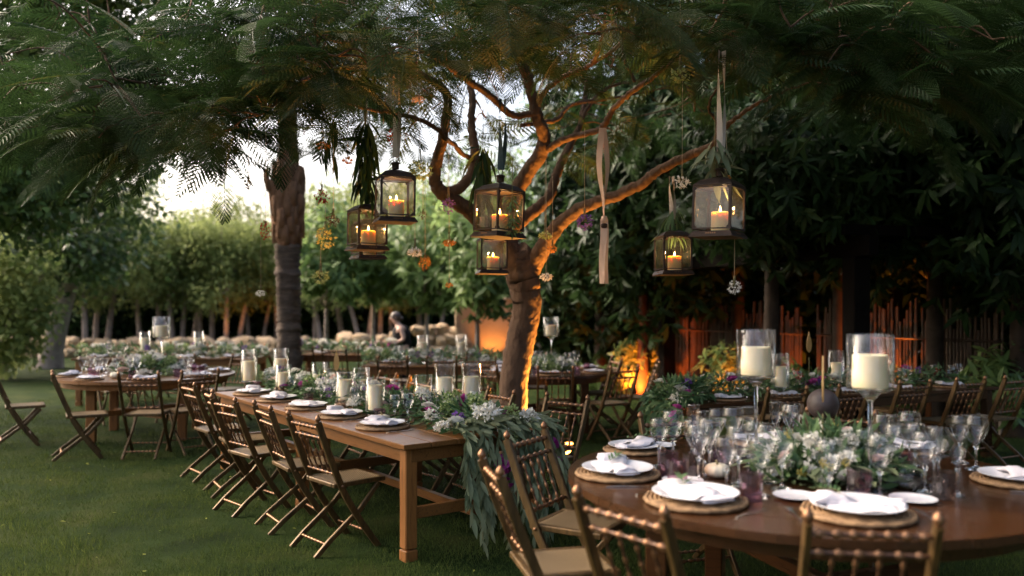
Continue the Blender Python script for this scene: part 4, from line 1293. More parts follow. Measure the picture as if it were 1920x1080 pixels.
def pumpkin(xy, z, label, s=1.0):
    e = empty('pumpkin', (xy[0], xy[1], z + .001), rng.random() * 6); e.scale = (s,) * 3
    inst('body', TW['pumpkin'], e); inst('stalk', TW['pstem'], e)
    tag(e, label, 'pumpkin', 'small cream pumpkins')

def candle(key, xy, z, label, group, lit=False, s=1.0, energy=.0):
    h = {'pillar': .21, 'short': .145, 'wide': .15, 'lantern': .135}[key]
    e = empty('candle', (xy[0], xy[1], z)); e.scale = (s,) * 3
    inst('wax', TW['candle_' + key], e); inst('wick', TW['wick_' + key], e)
    if lit:
        inst('flame', TW['flame'], e, (0, 0, h + .002))
        ld = bpy.data.lights.new('candle_light', 'POINT'); ld.energy = energy; ld.color = (1, .62, .28); ld.shadow_soft_size = .008
        lo = bpy.data.objects.new('candle_light', ld); COL.objects.link(lo); lo.parent = e; lo.location = (0, 0, h + .05)
    tag(e, label, 'candle', group)

def hurricane(key, xy, z, place, group, ckey='pillar', cs=1.0, vs=1.0):
    put('candle_stand' if key == 'hurt' else 'hurricane_vase', key, xy, z, f'clear glass {"candle stand on a tall stem" if key == "hurt" else "hurricane vase"} {place}', 'candle stand' if key == 'hurt' else 'vase', group, s=vs)
    candle(ckey, xy, z + TW[key + '_z'] * vs + .001, f'ivory candle in glass {"stand" if key == "hurt" else "vase"} {place}', 'ivory candles ' + group.split(' ', 2)[-1], s=cs)

def setting(xy, inward, z, who, group, s=1.0, full=True, var=0):
    """charger, plate, napkin and cutlery for one guest"""
    inward = np.array(inward) / np.linalg.norm(inward); rz = math.atan2(inward[1], inward[0]) - PI / 2
    side = np.array([inward[1], -inward[0]])
    put('charger', 'charger', xy, z + .001, f'round jute charger {who}', 'charger', 'jute chargers ' + group, s=s)
    put('plate', 'plate', xy, z + .0175 * s, f'white plate {who}', 'plate', 'white plates ' + group, s=s)
    put('napkin', 'napkin%d' % (var % 3), xy, z + .0175 * s + .0095 * s, f'folded white napkin {who}', 'napkin', 'white napkins ' + group, rz=rz + rng.normal(0, .25), s=s * .92)
    if full:
        p = np.array(xy) - inward * .09 + side * .195 * s; put('knife', 'knife', p, z + .001, f'steel knife {who}', 'knife', 'cutlery ' + group, rz=rz)
        p = np.array(xy) - inward * .09 - side * .185 * s; put('fork', 'fork', p, z + .001, f'steel fork {who}', 'fork', 'cutlery ' + group, rz=rz)

def clay(xy, z, h, label, s):
    e = empty('clay_ball', (xy[0], xy[1], z)); tag(e, label, 'ball', 'dark clay balls on the tables')
    inst('ball', TW['ball'], e, (0, 0, h), scale=s)
    mb = MB(); mb.lathe([(0, 0), (.045, 0), (.045, .006), (.010, .014), (.008, h * .6), (.016, h - .004), (.03 * s, h + .008 * s), (0, h + .008 * s)], 16); mb.build('stand', M['iron'], e)

# ------------------------------------------------------------------ flowers and garlands
def petal_ball(name, r, n, size, mat, flat=1.0, up=False, tmpl=LEAFW):
    d = rdir(n)
    if up: d[:, 2] = abs(d[:, 2])
    P = d * r * (.55 + .5 * rng.random((n, 1))) * np.array([1, 1, flat])
    D = d + rng.normal(0, .6, (n, 3)); U = d + rng.normal(0, .3, (n, 3))
    return scatter(name, *tmpl, P, frames(D, U), size * (.7 + .6 * rng.random(n)), mat)
def rose(name, mat, r=.035):
    """cupped petals in rings"""
    Ps, Ds, Us, Ss = [], [], [], []
    for ring in range(4):
        k = 3 + 2 * ring
        for i in range(k):
            a = 2 * PI * i / k + ring * .7
            d = np.array([math.cos(a), math.sin(a), 0]); t = ring / 3
            Ps.append(d * r * .12 * (ring + .4) + np.array([0, 0, -r * .25 * t])); Ds.append(d * (.25 + .8 * t) + np.array([0, 0, 1.0 - .55 * t])); Us.append(-d * (1 - .3 * t) + np.array([0, 0, .6 * t])); Ss.append(r * (.8 + .3 * t))
    tv = np.array([(-.15, 0, 0), (.15, 0, 0), (.48, .55, .16), (.3, .95, .02), (0, 1.02, -.06), (-.3, .95, .02), (-.48, .55, .16), (0, .55, -.06)])
    tf = np.array([(0, 1, 7), (1, 2, 7), (2, 3, 7), (3, 4, 7), (4, 5, 7), (5, 6, 7), (6, 0, 7)])
    return scatter(name, tv, tf, np.array(Ps), frames(np.array(Ds), np.array(Us)), Ss, mat)
FL = {
    'white_rose': rose('rose', M['white_petal'], .042), 'blush_rose': rose('rose', M['blush_petal'], .038), 'white_cluster': petal_ball('blossom_cluster', .055, 160, .022, M['white_petal'], .75, True),
    'green_cluster': petal_ball('hydrangea', .06, 150, .024, M['green_petal'], .8), 'orchid': rose('orchid', M['purple_petal'], .036), 'violet': petal_ball('violet_cluster', .035, 60, .022, M['violet_petal']),
    'daisy': petal_ball('daisy', .016, 40, .022, M['white_petal'], .5, True), 'yellow': petal_ball('craspedia', .014, 60, .010, M['yellow_petal']), 'red': petal_ball('red_bloom', .028, 50, .022, M['red_petal'])}
EUC = [long_leaf(.125, d) for d in (.05, .2, .4)]
OLV = long_leaf(.13, .2)

def garland(name, label, path, width, height, n, mat, size, flowers, nf, tmpl=OLV, group=None, sprays=True):
    """leafy runner along a list of points (x,y,z on the table)"""
    Q = spline([(*p, 0) for p in path], 12)[:, :3]
    root = empty(name, tuple(Q[0])); tag(root, label, 'garland', group); o = Q[0]
    T = norm(np.gradient(Q, axis=0)); sdv = norm(np.cross(T, [0, 0, 1.]))
    idx = rng.integers(0, len(Q), n); jit = rng.uniform(-.5, .5, n)
    a = rng.uniform(0, PI, n); rr = np.sqrt(rng.random(n))
    step = np.linalg.norm(Q[1] - Q[0])
    P = Q[idx] + T[idx] * (jit * step)[:, None] + sdv[idx] * (np.cos(a) * rr * width * .5)[:, None]
    P[:, 2] += np.abs(np.sin(a)) * rr * height + .004
    D = sdv[idx] * np.cos(a)[:, None] + T[idx] * rng.normal(0, .8, n)[:, None] + np.stack([np.zeros(n), np.zeros(n), np.sin(a) * .9 - .25 + rng.normal(0, .35, n)], -1)
    low = P[:, 2] < Q[idx][:, 2] + .05
    D[low, 2] = np.maximum(D[low, 2], .05)
    U = np.tile([0., 0., 1.], (n, 1)) + rng.normal(0, .5, (n, 3))
    inst('foliage', scatter('foliage', *tmpl, P - o, frames(D, U), size * (.6 + .8 * rng.random(n)), mat), root)['kind'] = 'stuff'
    mb = MB(); q = Q.copy(); q[:, 2] += .02
    mb.tube([tuple(p - o) for p in q], .008, 5); mb.build('stem', M['stem'], root)
    for k in range(nf):
        i = int(rng.integers(0, len(Q))); aa = rng.uniform(.25, PI - .25)
        p = Q[i] + sdv[i] * math.cos(aa) * width * .45 + np.array([0, 0, math.sin(aa) * height * (.75 + .35 * rng.random()) + .02])
        key = flowers[int(rng.integers(len(flowers)))]
        inst('flower', FL[key], root, tuple(p - o), (rng.normal(0, .4), rng.normal(0, .4), rng.random() * 6), .8 + .45 * rng.random())
    return root

MIX = ['white_rose', 'white_cluster', 'white_cluster', 'green_cluster', 'orchid', 'violet', 'daisy', 'blush_rose']
pth = [t1(.12, .70), t1(.7, .72), t1(1.5, .66), t1(2.3, .66), t1(3.0, .64), t1(3.72, .62)]
garland('garland', 'green garland with white flowers running down the long central table', [(p[0], p[1], H1 + .005) for p in pth], .46, .17, 3600, M['olive'], .075, MIX, 88)
# the spill off the near end: hanging eucalyptus strands
def spill():
    top = t1(-.02, .78)
    root = empty('hanging_garland', (top[0], top[1], H1)); tag(root, 'eucalyptus garland spilling off the near end of the central table to the lawn', 'garland')
    o = np.array([top[0], top[1], H1])
    strands = []
    mb = MB()
    nst = 21
    for k in range(nst):
        lat = .38 + .78 * (k + .5) / nst + rng.normal(0, .02)
        L = .36 + .42 * math.exp(-((lat - .82) / .26) ** 2) + rng.normal(0, .06)
        L = min(L, .745)
        a = t1(.16 + .05 * rng.random(), lat * .9 + .05); b = t1(-.035 - .10 * rng.random(), lat)
        out = .02 + .20 * rng.random()
        e = t1(-.06 - out, lat + rng.normal(0, .05) + (.10 if lat > .8 else 0))
        rows = [(a[0], a[1], H1 + .07 + .06 * rng.random(), 0), (b[0], b[1], H1 + .055, 0), (*(b * .4 + e * .6), H1 - L * .45, 0), (*e, H1 - L, 0)]
        q = spline(rows, 8)[:, :3]
        strands.append(q)
        mb.tube([tuple(p - o) for p in q], .0028, 4, cap=False)
    mb.build('stem', M['stem'], root)
    endv = -U1
    mesh_l = [scatter('leaf', *e_, np.zeros((1, 3)), np.eye(3)[None], [1.0], M['euca'], [.5]) for e_ in EUC]
    Ps, Ds, Us, Ss = [], [], [], []
    for q in strands:
        T = norm(np.gradient(q, axis=0))
        for i in range(1, len(q)):
            for s in range(2 if rng.random() < .6 else 1):
                az = rng.random() * 2 * PI
                side = np.array([math.cos(az), math.sin(az), 0]) + np.array([endv[0], endv[1], 0]) * .7
                Ps.append(q[i] + rng.normal(0, .008, 3)); Ds.append(T[i] * 1.0 + side * .55 + np.array([0, 0, -.35 if i > 8 else .1])); Us.append(np.array([endv[0], endv[1], .35]) + rng.normal(0, .4, 3)); Ss.append(rng.uniform(.085, .15))
    Ps, Ds, Us, Ss = map(np.array, (Ps, Ds, Us, Ss))
    n = len(Ps); order = rng.permutation(n); hero, rest = order[:300], order[300:]
    Rm = frames(Ds, Us)
    for i in hero:
        ob = inst('leaf', mesh_l[int(rng.integers(3))], root)
        Mt = np.eye(4); Mt[:3, :3] = Rm[i] * Ss[i]; Mt[:3, 3] = Ps[i] - o
        ob.matrix_basis = Matrix(Mt.tolist())
    inst('leaf_mass', scatter('leaf_mass', *EUC[1], Ps[rest] - o, Rm[rest], Ss[rest], M['euca']), root)['kind'] = 'stuff'
    # blossoms along the edge and orchids in the fall
    for (s, lat, z, key, sc) in [(.05, .42, .10, 'white_rose', 1.0), (-.02, .62, .14, 'white_cluster', 1.5), (.03, .88, .13, 'green_cluster', 1.0), (-.05, .95, .10, 'white_cluster', 1.1), (.05, 1.02, .10, 'white_rose', 1.1), (.0, 1.1, .07, 'white_rose', .9), (-.08, .80, .02, 'green_cluster', .9),
                                (-.10, .70, .03, 'daisy', 1.4), (-.10, 1.0, -.02, 'white_cluster', .9), (-.14, .66, -.16, 'orchid', 1.1), (-.15, .69, -.22, 'orchid', 1.2), (-.15, .66, -.28, 'orchid', 1.0), (-.15, .71, -.33, 'orchid', .8), (-.12, 1.12, -.08, 'orchid', .9), (-.13, 1.14, -.2, 'orchid', .8), (.08, .33, .07, 'white_cluster', .9), (.15, .5, .12, 'violet', 1)]:
        p = t1(s, lat)
        inst('flower', FL[key], root, (p[0] - o[0], p[1] - o[1], z), (rng.normal(.5, .3), rng.normal(0, .3), rng.random() * 6), sc)
spill()

# ------------------------------------------------------------------ central table settings
g1 = 'on the long central table'
for i, s in enumerate([.74, 1.42, 2.08, 2.76, 3.42]):
    who = f'on lawn side of central table, {ORD[i]} from near end'
    setting(t1(s, .24), V1, H1, who, g1, var=i, s=1.2)
    put('wine_glass', 'wine', t1(s + .17, .43), H1 + .001, f'wine glass {who}', 'wine glass', 'wine glasses ' + g1)
    put('wine_glass', 'balloon', t1(s + .05, .47), H1 + .001, f'large wine glass {who}', 'wine glass', 'wine glasses ' + g1)
    put('tumbler', 'smoke' if i % 2 else 'purple', t1(s + .28, .36), H1 + .001, f'{"smoked" if i % 2 else "plum"} ribbed tumbler {who}', 'tumbler', 'ribbed tumblers ' + g1)
for i, s in enumerate([.34, .92, 1.6, 2.3, 3.0]):
    who = f'on tree side of central table, {ORD[i]} from near end'
    setting(t1(s, 1.03), -V1, H1, who, g1, var=i + 1, s=1.15)
    put('wine_glass', 'wine', t1(s + .15, .90), H1 + .001, f'wine glass {who}', 'wine glass', 'wine glasses ' + g1)
    put('wine_glass', 'balloon', t1(s + .27, .95), H1 + .001, f'large wine glass {who}', 'wine glass', 'wine glasses ' + g1)
for i, (px, Y, zb, key, ck, cs, vs, pl) in enumerate([
    (834, 6.58, .76, 'hur', 'pillar', 1.0, 1.0, 'second from the near end of the central table, tall'),
    (884, 6.66, .76, 'hur', 'pillar', 1.0, 1.0, 'nearest the leaning trunk on the central table, tall'),
    (704, 6.55, .76, 'hurs', 'pillar', .92, 1.0, 'third from the near end of the central table'),
    (794, 6.95, .76, 'hurs', 'short', 1.0, .95, 'standing behind the two tall ones on the central table'),
    (647, 7.05, .76, 'hurs', 'pillar', .9, 1.0, 'mid central table, in front of the gilded sign'),
    (677, 7.5, .76, 'hurs', 'short', 1.0, 1.0, 'in the middle of the central table, behind its neighbour'),
    (599, 8.1, .76, 'hurs', 'short', 1.0, 1.0, 'right of the palm trunk on the central table'),
    (531, 8.05, .76, 'hurs', 'pillar', .8, .95, 'low before the palm trunk on the central table'),
    (527, 8.75, .76, 'hur', 'pillar', 1.0, 1.0, 'high before the palm trunk on the central table'),
    (467, 8.55, .76, 'hur', 'pillar', .95, 1.0, 'at the far left corner of the central table')]):
    x = (px - 960) / FPX * Y
    hurricane(key, (x, Y), zb + .001, pl, 'glass hurricane vases on the central table', ck, cs, vs)
for (xy, lab, s) in [(t1(3.3, .47), 'cream pumpkin at the far end of the central table', 1.1), (t1(1.78, .40), 'cream pumpkin half hidden by leaves mid central table', 1.0), (t1(.92, .33), 'cream pumpkin on the nearest plate side of the central table', 1.05)]:
    pumpkin(xy, H1, lab, s)
e = empty('table_sign', (*((t1(2.35, .62)[0], t1(2.35, .62)[1])), H1)); inst('stick', TW['signstick'], e, scale=(1, 1, 1.9)); inst('blade', TW['sign'], e, (0, 0, .12), scale=1.3); tag(e, 'gilded leaf-shaped table sign on the central table', 'table sign', 'gilded leaf-shaped table signs')
clay(t1(1.22, .70), H1, .10, 'dark clay ball among the flowers of the central table', .62)

# ------------------------------------------------------------------ near round table
g0 = 'on the near round table'
def t0(px, py): Y = (CAM_H - H0) * FPX / (py - HZ); return np.array([(px - 960) / FPX * Y, Y])
S0L = [((1190, 846), 'at the far left of the near round table', 0, 1.12), ((1158, 892), 'at the left of the near round table', 1, 1.3), ((1304, 942), 'at the front left of the near round table', 2, 1.36), ((1608, 966), 'at the front of the near round table', 0, 1.36), ((1700, 846), 'at the far right of the near round table', 1, 1.1), ((1905, 905), 'at the right edge of the near round table', 2, 1.2), ((1420, 832), 'at the far side of the near round table', 0, 1.05)]
for (pp, who, v, s) in S0L:
    p = t0(*pp); setting(p, C0 - p, H0, who, g0, s=s, var=v)
SPR = []
for v in range(3):
    k = 13; u = np.linspace(.05, 1, k)
    P = np.stack([.012 * np.sin(u * 4 + v), u * .15, .004 + .012 * np.sin(u * 3)], -1)
    D = np.stack([np.where(np.arange(k) % 2, 1., -1.) * .8, np.full(k, .9), .35 + rng.normal(0, .3, k)], -1)
    SPR.append((P, scatter('leaves', *EUC[0], P, frames(D, np.tile([0., 0., 1.], (k, 1))), .035 + .02 * rng.random(k), M['olive'])))
def sprig(xy, z, who, rz, v=0):
    e = empty('sprig', (xy[0], xy[1], z), rz); tag(e, f'green leaf sprig on the napkin {who}', 'sprig', 'leaf sprigs on napkins')
    mb = MB(); mb.tube([tuple(p) for p in SPR[v][0]], .0016, 5); mb.build('stem', M['stem'], e); inst('leaves', SPR[v][1], e)
for i, (pp, who, v, s) in enumerate(S0L[:4]):
    sprig(t0(*pp) + np.array([-.05, .02]), H0 + .068, who, -1.2 + .5 * i, i % 3)
for (pp, who) in [((1280, 905), 'behind the front left plate'), ((1492, 934), 'beside the fork at the front of the near round table'), ((1712, 940), 'right of the front napkin'), ((1236, 838), 'behind the far left plate')]:
    put('plate', 'plate', t0(*pp), H0 + .001, f'small white side plate {who}', 'plate', 'side plates ' + g0, s=.72)
GL = [('balloon', 1262, 868), ('wine', 1300, 880), ('flute', 1318, 868), ('balloon', 1310, 905), ('wine', 1345, 850), ('balloon', 1375, 858), ('flute', 1402, 856), ('balloon', 1385, 910), ('wine', 1425, 930), ('balloon', 1440, 905), ('flute', 1300, 850),
      ('balloon', 1555, 948), ('flute', 1590, 930), ('wine', 1655, 865), ('flute', 1676, 880), ('balloon', 1705, 872), ('balloon', 1735, 925), ('wine', 1760, 900), ('flute', 1795, 930), ('wine', 1480, 838), ('flute', 1455, 842), ('balloon', 1490, 850), ('balloon', 1830, 880), ('wine', 1800, 868), ('wine', 1236, 876), ('balloon', 1330, 888), ('wine', 1362, 926), ('balloon', 1466, 918), ('wine', 1620, 905), ('balloon', 1680, 905), ('wine', 1716, 890), ('flute', 1752, 912), ('balloon', 1650, 935), ('wine', 1415, 884)]
nm = {'balloon': 'large round wine glass', 'wine': 'slim wine glass', 'flute': 'narrow champagne glass'}
cnt = {}
for key, px, py in sorted(GL, key=lambda g_: g_[1]):
    where = 'in the left cluster' if px < 1445 else ('by the flowers' if px < 1640 else 'in the right cluster')
    c = cnt[(key, where)] = cnt.get((key, where), 0) + 1
    put('champagne_glass' if key == 'flute' else 'wine_glass', key, t0(px, py), H0 + .001, f'{nm[key]} {where} on the near round table, {ORD[c - 1]} from left', 'glass', 'glasses ' + g0, s=1.22)
for i, (key, px, py, lab) in enumerate([('purple', 1252, 890, 'plum ribbed tumbler beside the left plate'), ('purple', 1270, 908, 'plum ribbed tumbler behind the front left plate'), ('purple', 1345, 868, 'plum ribbed tumbler before the left candle stand'), ('purple', 1408, 938, 'plum ribbed tumbler right of the front left plate'), ('smoke', 1300, 896, 'smoked ribbed tumbler in the left glass cluster'), ('purple', 1612, 932, 'plum ribbed tumbler below the round table flowers'), ('purple', 1690, 890, 'dark plum tumbler in the right glass cluster'), ('smoke', 1770, 935, 'smoked ribbed tumbler at the right edge of the round table')]):
    put('tumbler', key, t0(px, py), H0 + .001, lab, 'tumbler', 'ribbed tumblers ' + g0, s=1.2)
put('tealight_glass', 'tealight', t0(1700, 918), H0 + .001, 'ribbed clear tealight glass right of the round table flowers', 'tealight glass', s=1.35)
pumpkin(t0(1345, 895), H0, 'cream pumpkin in front of the glasses on the near round table', 1.05)
pumpkin(t0(1655, 878), H0, 'cream pumpkin right of the flowers on the near round table', 1.0)
hurricane('hurt', (1.31, 4.50), H0 + .001, 'at the left of the round table flowers', 'glass candle stands on the round table', 'wide', 1.0, 1.0)
hurricane('hurt', (1.64, 3.84), H0 + .001, 'at the right of the round table flowers', 'glass candle stands on the round table', 'wide', 1.0, 1.0)
bx = (1543 - 960) / FPX
clay((bx * 4.7, 4.7), H0, .20, 'dark clay ball behind the flowers of the near round table', 1.02)
e = empty('table_sign', (bx * 4.1, 4.1, H0)); inst('stick', TW['signstick'], e, scale=(1.2, 1.2, 2.5)); inst('blade', TW['sign'], e, (0, 0, .19), (0, 0, 1.15), scale=(1.4, 1.4, 1.5)); tag(e, 'gilded leaf-shaped table sign in the round table flowers', 'table sign', 'gilded leaf-shaped table signs')
# low arrangement in the middle
def mound():
    c = np.array([1.56, 4.12, H0]); root = empty('flower_arrangement', tuple(c)); tag(root, 'low mound of white blooms and green leaves on the near round table', 'flower arrangement')
    n = 1300
    d = rdir(n); d[:, 2] = abs(d[:, 2])
    P = d * np.array([.36, .30, .235]) * (.35 + .65 * rng.random((n, 1))) + np.array([0, 0, .006])
    D = d + rng.normal(0, .5, (n, 3)); lo = P[:, 2] < .08; D[lo, 2] = np.abs(D[lo, 2]) * .5
    inst('foliage', scatter('foliage', *OLV, P, frames(D, d + rng.normal(0, .4, (n, 3))), .05 + .06 * rng.random(n), M['olive']), root)['kind'] = 'stuff'
    n = 110
    az = rng.random(n) * 2 * PI; r = rng.uniform(.20, .34, n)
    P = np.stack([np.cos(az) * r, np.sin(az) * r * .9, rng.uniform(.03, .12, n)], -1)
    D = np.stack([np.cos(az + rng.normal(0, .6, n)), np.sin(az), rng.normal(0, .12, n)], -1)
    LM = [scatter('leaf', *e_, np.zeros((1, 3)), np.eye(3)[None], [1.0], M['euca'], [.35]) for e_ in EUC[:2]]
    Rm = frames(D, np.tile([0., 0., 1.], (n, 1)) + rng.normal(0, .35, (n, 3)))
    for i in range(n):
        ob = inst('leaf', LM[i % 2], root); Mt = np.eye(4); Mt[:3, :3] = Rm[i] * rng.uniform(.09, .15); Mt[:3, 3] = P[i]; ob.matrix_basis = Matrix(Mt.tolist())
    for k in range(44):
        d = rdir(1)[0]; d[2] = abs(d[2]) * .9 + .12
        if d[1] > .35: d[1] *= -1
        key = ['daisy', 'daisy', 'white_rose', 'yellow', 'daisy', 'white_cluster', 'daisy', 'blush_rose'][k % 8]
        p = d / np.linalg.norm(d) * np.array([.34, .29, .245])
        inst('flower', FL[key], root, tuple(p), (rng.normal(0, .4) + .5, rng.normal(0, .4), rng.random() * 6), (1.05 if key in ('daisy', 'yellow') else .55) + .3 * rng.random())
mound()

# ------------------------------------------------------------------ right table
g7 = 'on the right table'
for i, s in enumerate([.5, 1.15, 1.9, 2.65, 3.4]):
    who = f'on near side of right table, {ORD[i]} from left end'
    setting(t7(s, .2), V7, .76, who, g7, full=False, var=i)
    for k, key in enumerate(['wine', 'balloon']):
        put('wine_glass', key, t7(s + .2 + .1 * k, .34), .761, f'{nm[key]} {who}', 'wine glass', 'wine glasses ' + g7)
    who = f'on far side of right table, {ORD[i]} from left end'
    setting(t7(s, .68), -V7, .76, who, g7, full=False, var=i + 1)
    put('wine_glass', 'wine', t7(s + .2, .56), .761, f'{nm["wine"]} {who}', 'wine glass', 'wine glasses ' + g7)
pth = [t7(-.10, .30), t7(.3, .40), t7(1.2, .44), t7(2.2, .44), t7(3.8, .44)]
garland('garland', 'green garland with white roses and hydrangea along the right table', [(p[0], p[1], .765) for p in pth], .42, .17, 1900, M['olive'], .085, ['white_rose', 'green_cluster', 'orchid', 'red', 'violet', 'white_rose'], 34)
def spill7():
    o = np.array([*t7(0, .35), .76]); root = empty('hanging_garland', tuple(o)); tag(root, 'leafy garland end hanging off the left end of the right table', 'garland')
    Ps, Ds = [], []
    mb = MB()
    for k in range(14):
        lat = .1 + .045 * k; e = t7(-.08 - .08 * rng.random(), lat - .03); a = t7(.12, lat)
        q = spline([(*a, .83, 0), (*t7(-.03, lat), .80, 0), (*e, .76 - rng.uniform(.1, .36), 0)], 8)[:, :3]
        mb.tube([tuple(p - o) for p in q], .0025, 4, cap=False)
        for p in q: Ps += [p, p]; Ds += [np.array([-U7[0], -U7[1], -.9]) + rng.normal(0, .7, 3) for _ in range(2)]
    mb.build('stem', M['stem'], root)
    Ps = np.array(Ps); Ds = np.array(Ds)
    inst('foliage', scatter('foliage', *OLV, Ps - o, frames(Ds, np.tile([-.5, -.6, .5], (len(Ps), 1)) + rng.normal(0, .4, Ps.shape)), .07 + .06 * rng.random(len(Ps)), M['olive']), root)['kind'] = 'stuff'
    for (s, lat, z, key) in [(-.1, .12, -.03, 'orchid'), (-.12, .15, -.09, 'orchid'), (-.1, .18, -.15, 'orchid'), (.0, .2, .12, 'white_rose'), (.1, .45, .15, 'green_cluster'), (.02, .3, .10, 'white_rose'), (-.05, .2, .03, 'white_cluster')]:
        p = t7(s, lat); inst('flower', FL[key], root, (p[0] - o[0], p[1] - o[1], z), (.5, 0, rng.random() * 6), 1.1)
spill7()
for (px, Y, pl) in [(1464, 7.95, 'left one on the right table'), (1568, 8.45, 'right one on the right table')]:
    hurricane('hur', ((px - 960) / FPX * Y, Y), .761, pl, 'glass hurricane vases on the right table', 'pillar', .9, 1.0)
x = (1517 - 960) / FPX * 8.2
e = empty('table_sign', (x, 8.2, .76)); inst('stick', TW['signstick'], e, scale=(1.2, 1.2, 2.9)); inst('blade', TW['sign'], e, (0, 0, .24), scale=1.35); tag(e, 'gilded leaf-shaped table sign on the right table', 'table sign', 'gilded leaf-shaped table signs')

# ------------------------------------------------------------------ left round table and the tables further back
CLK = ['right', 'right-hand back', 'middle back', 'left-hand back', 'left', 'left-hand front', 'middle front', 'right-hand front']
CL8 = ['right back', 'back right', 'back left', 'left back', 'left front', 'front left', 'front right', 'right front']
def clock(a): return CL8[int((a % (2 * PI)) / (PI / 4)) % 8]
def fill_round(c, Rr, z, place, group, n, glasses, pole=None):
    for k in range(n):
        a = 2 * PI * (k + .5) / n; d = np.array([math.cos(a), math.sin(a)])
        setting(c + d * (Rr - .2), -d, z, f'at the {clock(a)} of {place}', group, full=False, var=k)
    for key in ('wine', 'balloon', 'flute'):
        sp = []
        for k in range(glasses // 3):
            a = rng.random() * 2 * PI; r = rng.uniform(.34, .72) * Rr
            sp.append(c + np.array([math.cos(a), math.sin(a)]) * r)
        for k, p in enumerate(sorted(sp, key=lambda p: p[0] / p[1])):
            put('champagne_glass' if key == 'flute' else 'wine_glass', key, p, z + .001, f'{nm[key]} on {place}, {ORD[k]} from the left', 'glass', 'glasses ' + group, s=1.05)
    for k in range(n):
        a = 2 * PI * (k + .5) / n; b = a - .3 * 2 * PI / n
        put('tumbler', 'purple', c + np.array([math.cos(b), math.sin(b)]) * Rr * .62, z + .001, f'plum ribbed tumbler at the {clock(a)} of {place}', 'tumbler', 'tumblers ' + group)
fill_round(C2, R2, .76, 'the left round table', 'at the left round table', 8, 26)
fill_round(C4, R4, .76, 'the round table behind the trunk', 'at the round table behind the trunk', 6, 18)
def ring_arr(name, c, rx, ry, h, label, z=.76, n=500, nf=26, fl=MIX):
    root = empty(name, (c[0], c[1], z)); tag(root, label, 'flower arrangement')
    d = rdir(n); d[:, 2] = abs(d[:, 2]); P = d * np.array([rx, ry, h]) * (.4 + .6 * rng.random((n, 1))) + np.array([0, 0, .01])
    D = d + rng.normal(0, .5, (n, 3)); D[:, 2] = np.abs(D[:, 2])
    inst('foliage', scatter('foliage', *OLV, P, frames(D, d + rng.normal(0, .4, (n, 3))), .06 + .05 * rng.random(n), M['olive']), root)['kind'] = 'stuff'
    for k in range(nf):
        e_ = rdir(1)[0]; e_[2] = abs(e_[2]) + .15; e_ /= np.linalg.norm(e_)
        inst('flower', FL[fl[k % len(fl)]], root, tuple(e_ * np.array([rx, ry, h * 1.05])), (rng.normal(0, .4), rng.normal(0, .4), rng.random() * 6), 1.1 + .4 * rng.random())
ring_arr('flower_arrangement', C2, .42, .36, .19, 'low mound of white flowers on the left round table', fl=['white_cluster', 'white_rose', 'green_cluster', 'blush_rose', 'white_cluster'])
ring_arr('flower_arrangement', C4, .34, .3, .16, 'low mound of leaves and white flowers on the table behind the trunk', nf=12, fl=['white_cluster', 'green_cluster', 'white_rose'])
pumpkin(C2 + np.array([-.1, -.6]), .76, 'cream pumpkin at the front of the left round table', 1.2)
hurricane('hurt', (C2[0] + .18, C2[1] + .0), .761, 'on the left round table', 'glass candle stands on the far tables', 'wide', .9, 1.0)
hurricane('hurt', ((1033 - 960) / FPX * 11.05, 11.05), .761, 'on the round table behind the trunk', 'glass candle stands on the far tables', 'wide', .9, .98)
def back_table(x0, x1, y, place, group, ng, cand, fl, pl):
    n = max(2, int((x1 - x0) / .6))
    for k in range(n):
        x = x0 + (x1 - x0) * (k + .5) / n
        setting((x, y + .2), (0, 1), .76, f'on the near side of {place}, {ORD[k]} from left', group, full=False, var=k)
        setting((x, y + .7), (0, -1), .76, f'on the far side of {place}, {ORD[k]} from left', group, full=False, var=k + 1)
    for key in ('wine', 'balloon'):
        sp = [(rng.uniform(x0 + .08, x1 - .08), y + rng.choice([.33, .58]) + rng.normal(0, .03)) for k in range(ng // 2)]
        for k, p in enumerate(sorted(sp, key=lambda p: p[0] / p[1])):
            put('wine_glass', key, p, .761, f'{nm[key]} on {place}, {ORD[k]} from the left', 'wine glass', 'wine glasses ' + group, s=1.1)
    garland('garland', f'green garland with pale flowers along {place}', [(x0 - .05, y + .45, .765), ((x0 + x1) / 2, y + .47, .765), (x1 + .05, y + .45, .765)], .45, .17, 900, M['olive'], .10, fl, 34)
    for i, px in enumerate(cand):
        Y = y + .45; hurricane('hur', ((px - 960) / FPX * Y, Y), .761, f'on {place}' + (f', {ORD[i]} from the left' if len(cand) > 1 else ''), 'glass hurricane vases on the back tables', 'pillar', 1.0, 1.0)
back_table(-7.0, -4.15, 13.3, 'the far left table', 'at the far left table', 16, [272, 373], ['white_cluster', 'white_rose', 'green_cluster', 'violet', 'white_cluster'], 0)
back_table(-2.1, .15, 11.8, 'the waitress table', 'at the table of the waitress', 12, [792, 865], ['white_cluster', 'white_rose', 'violet', 'green_cluster', 'white_cluster'], 0)
back_table(-3.72, -2.05, 14.3, 'the table by the palm', 'at the back table by the palm', 9, [], ['violet', 'white_cluster', 'orchid', 'blush_rose', 'white_rose'], 0)
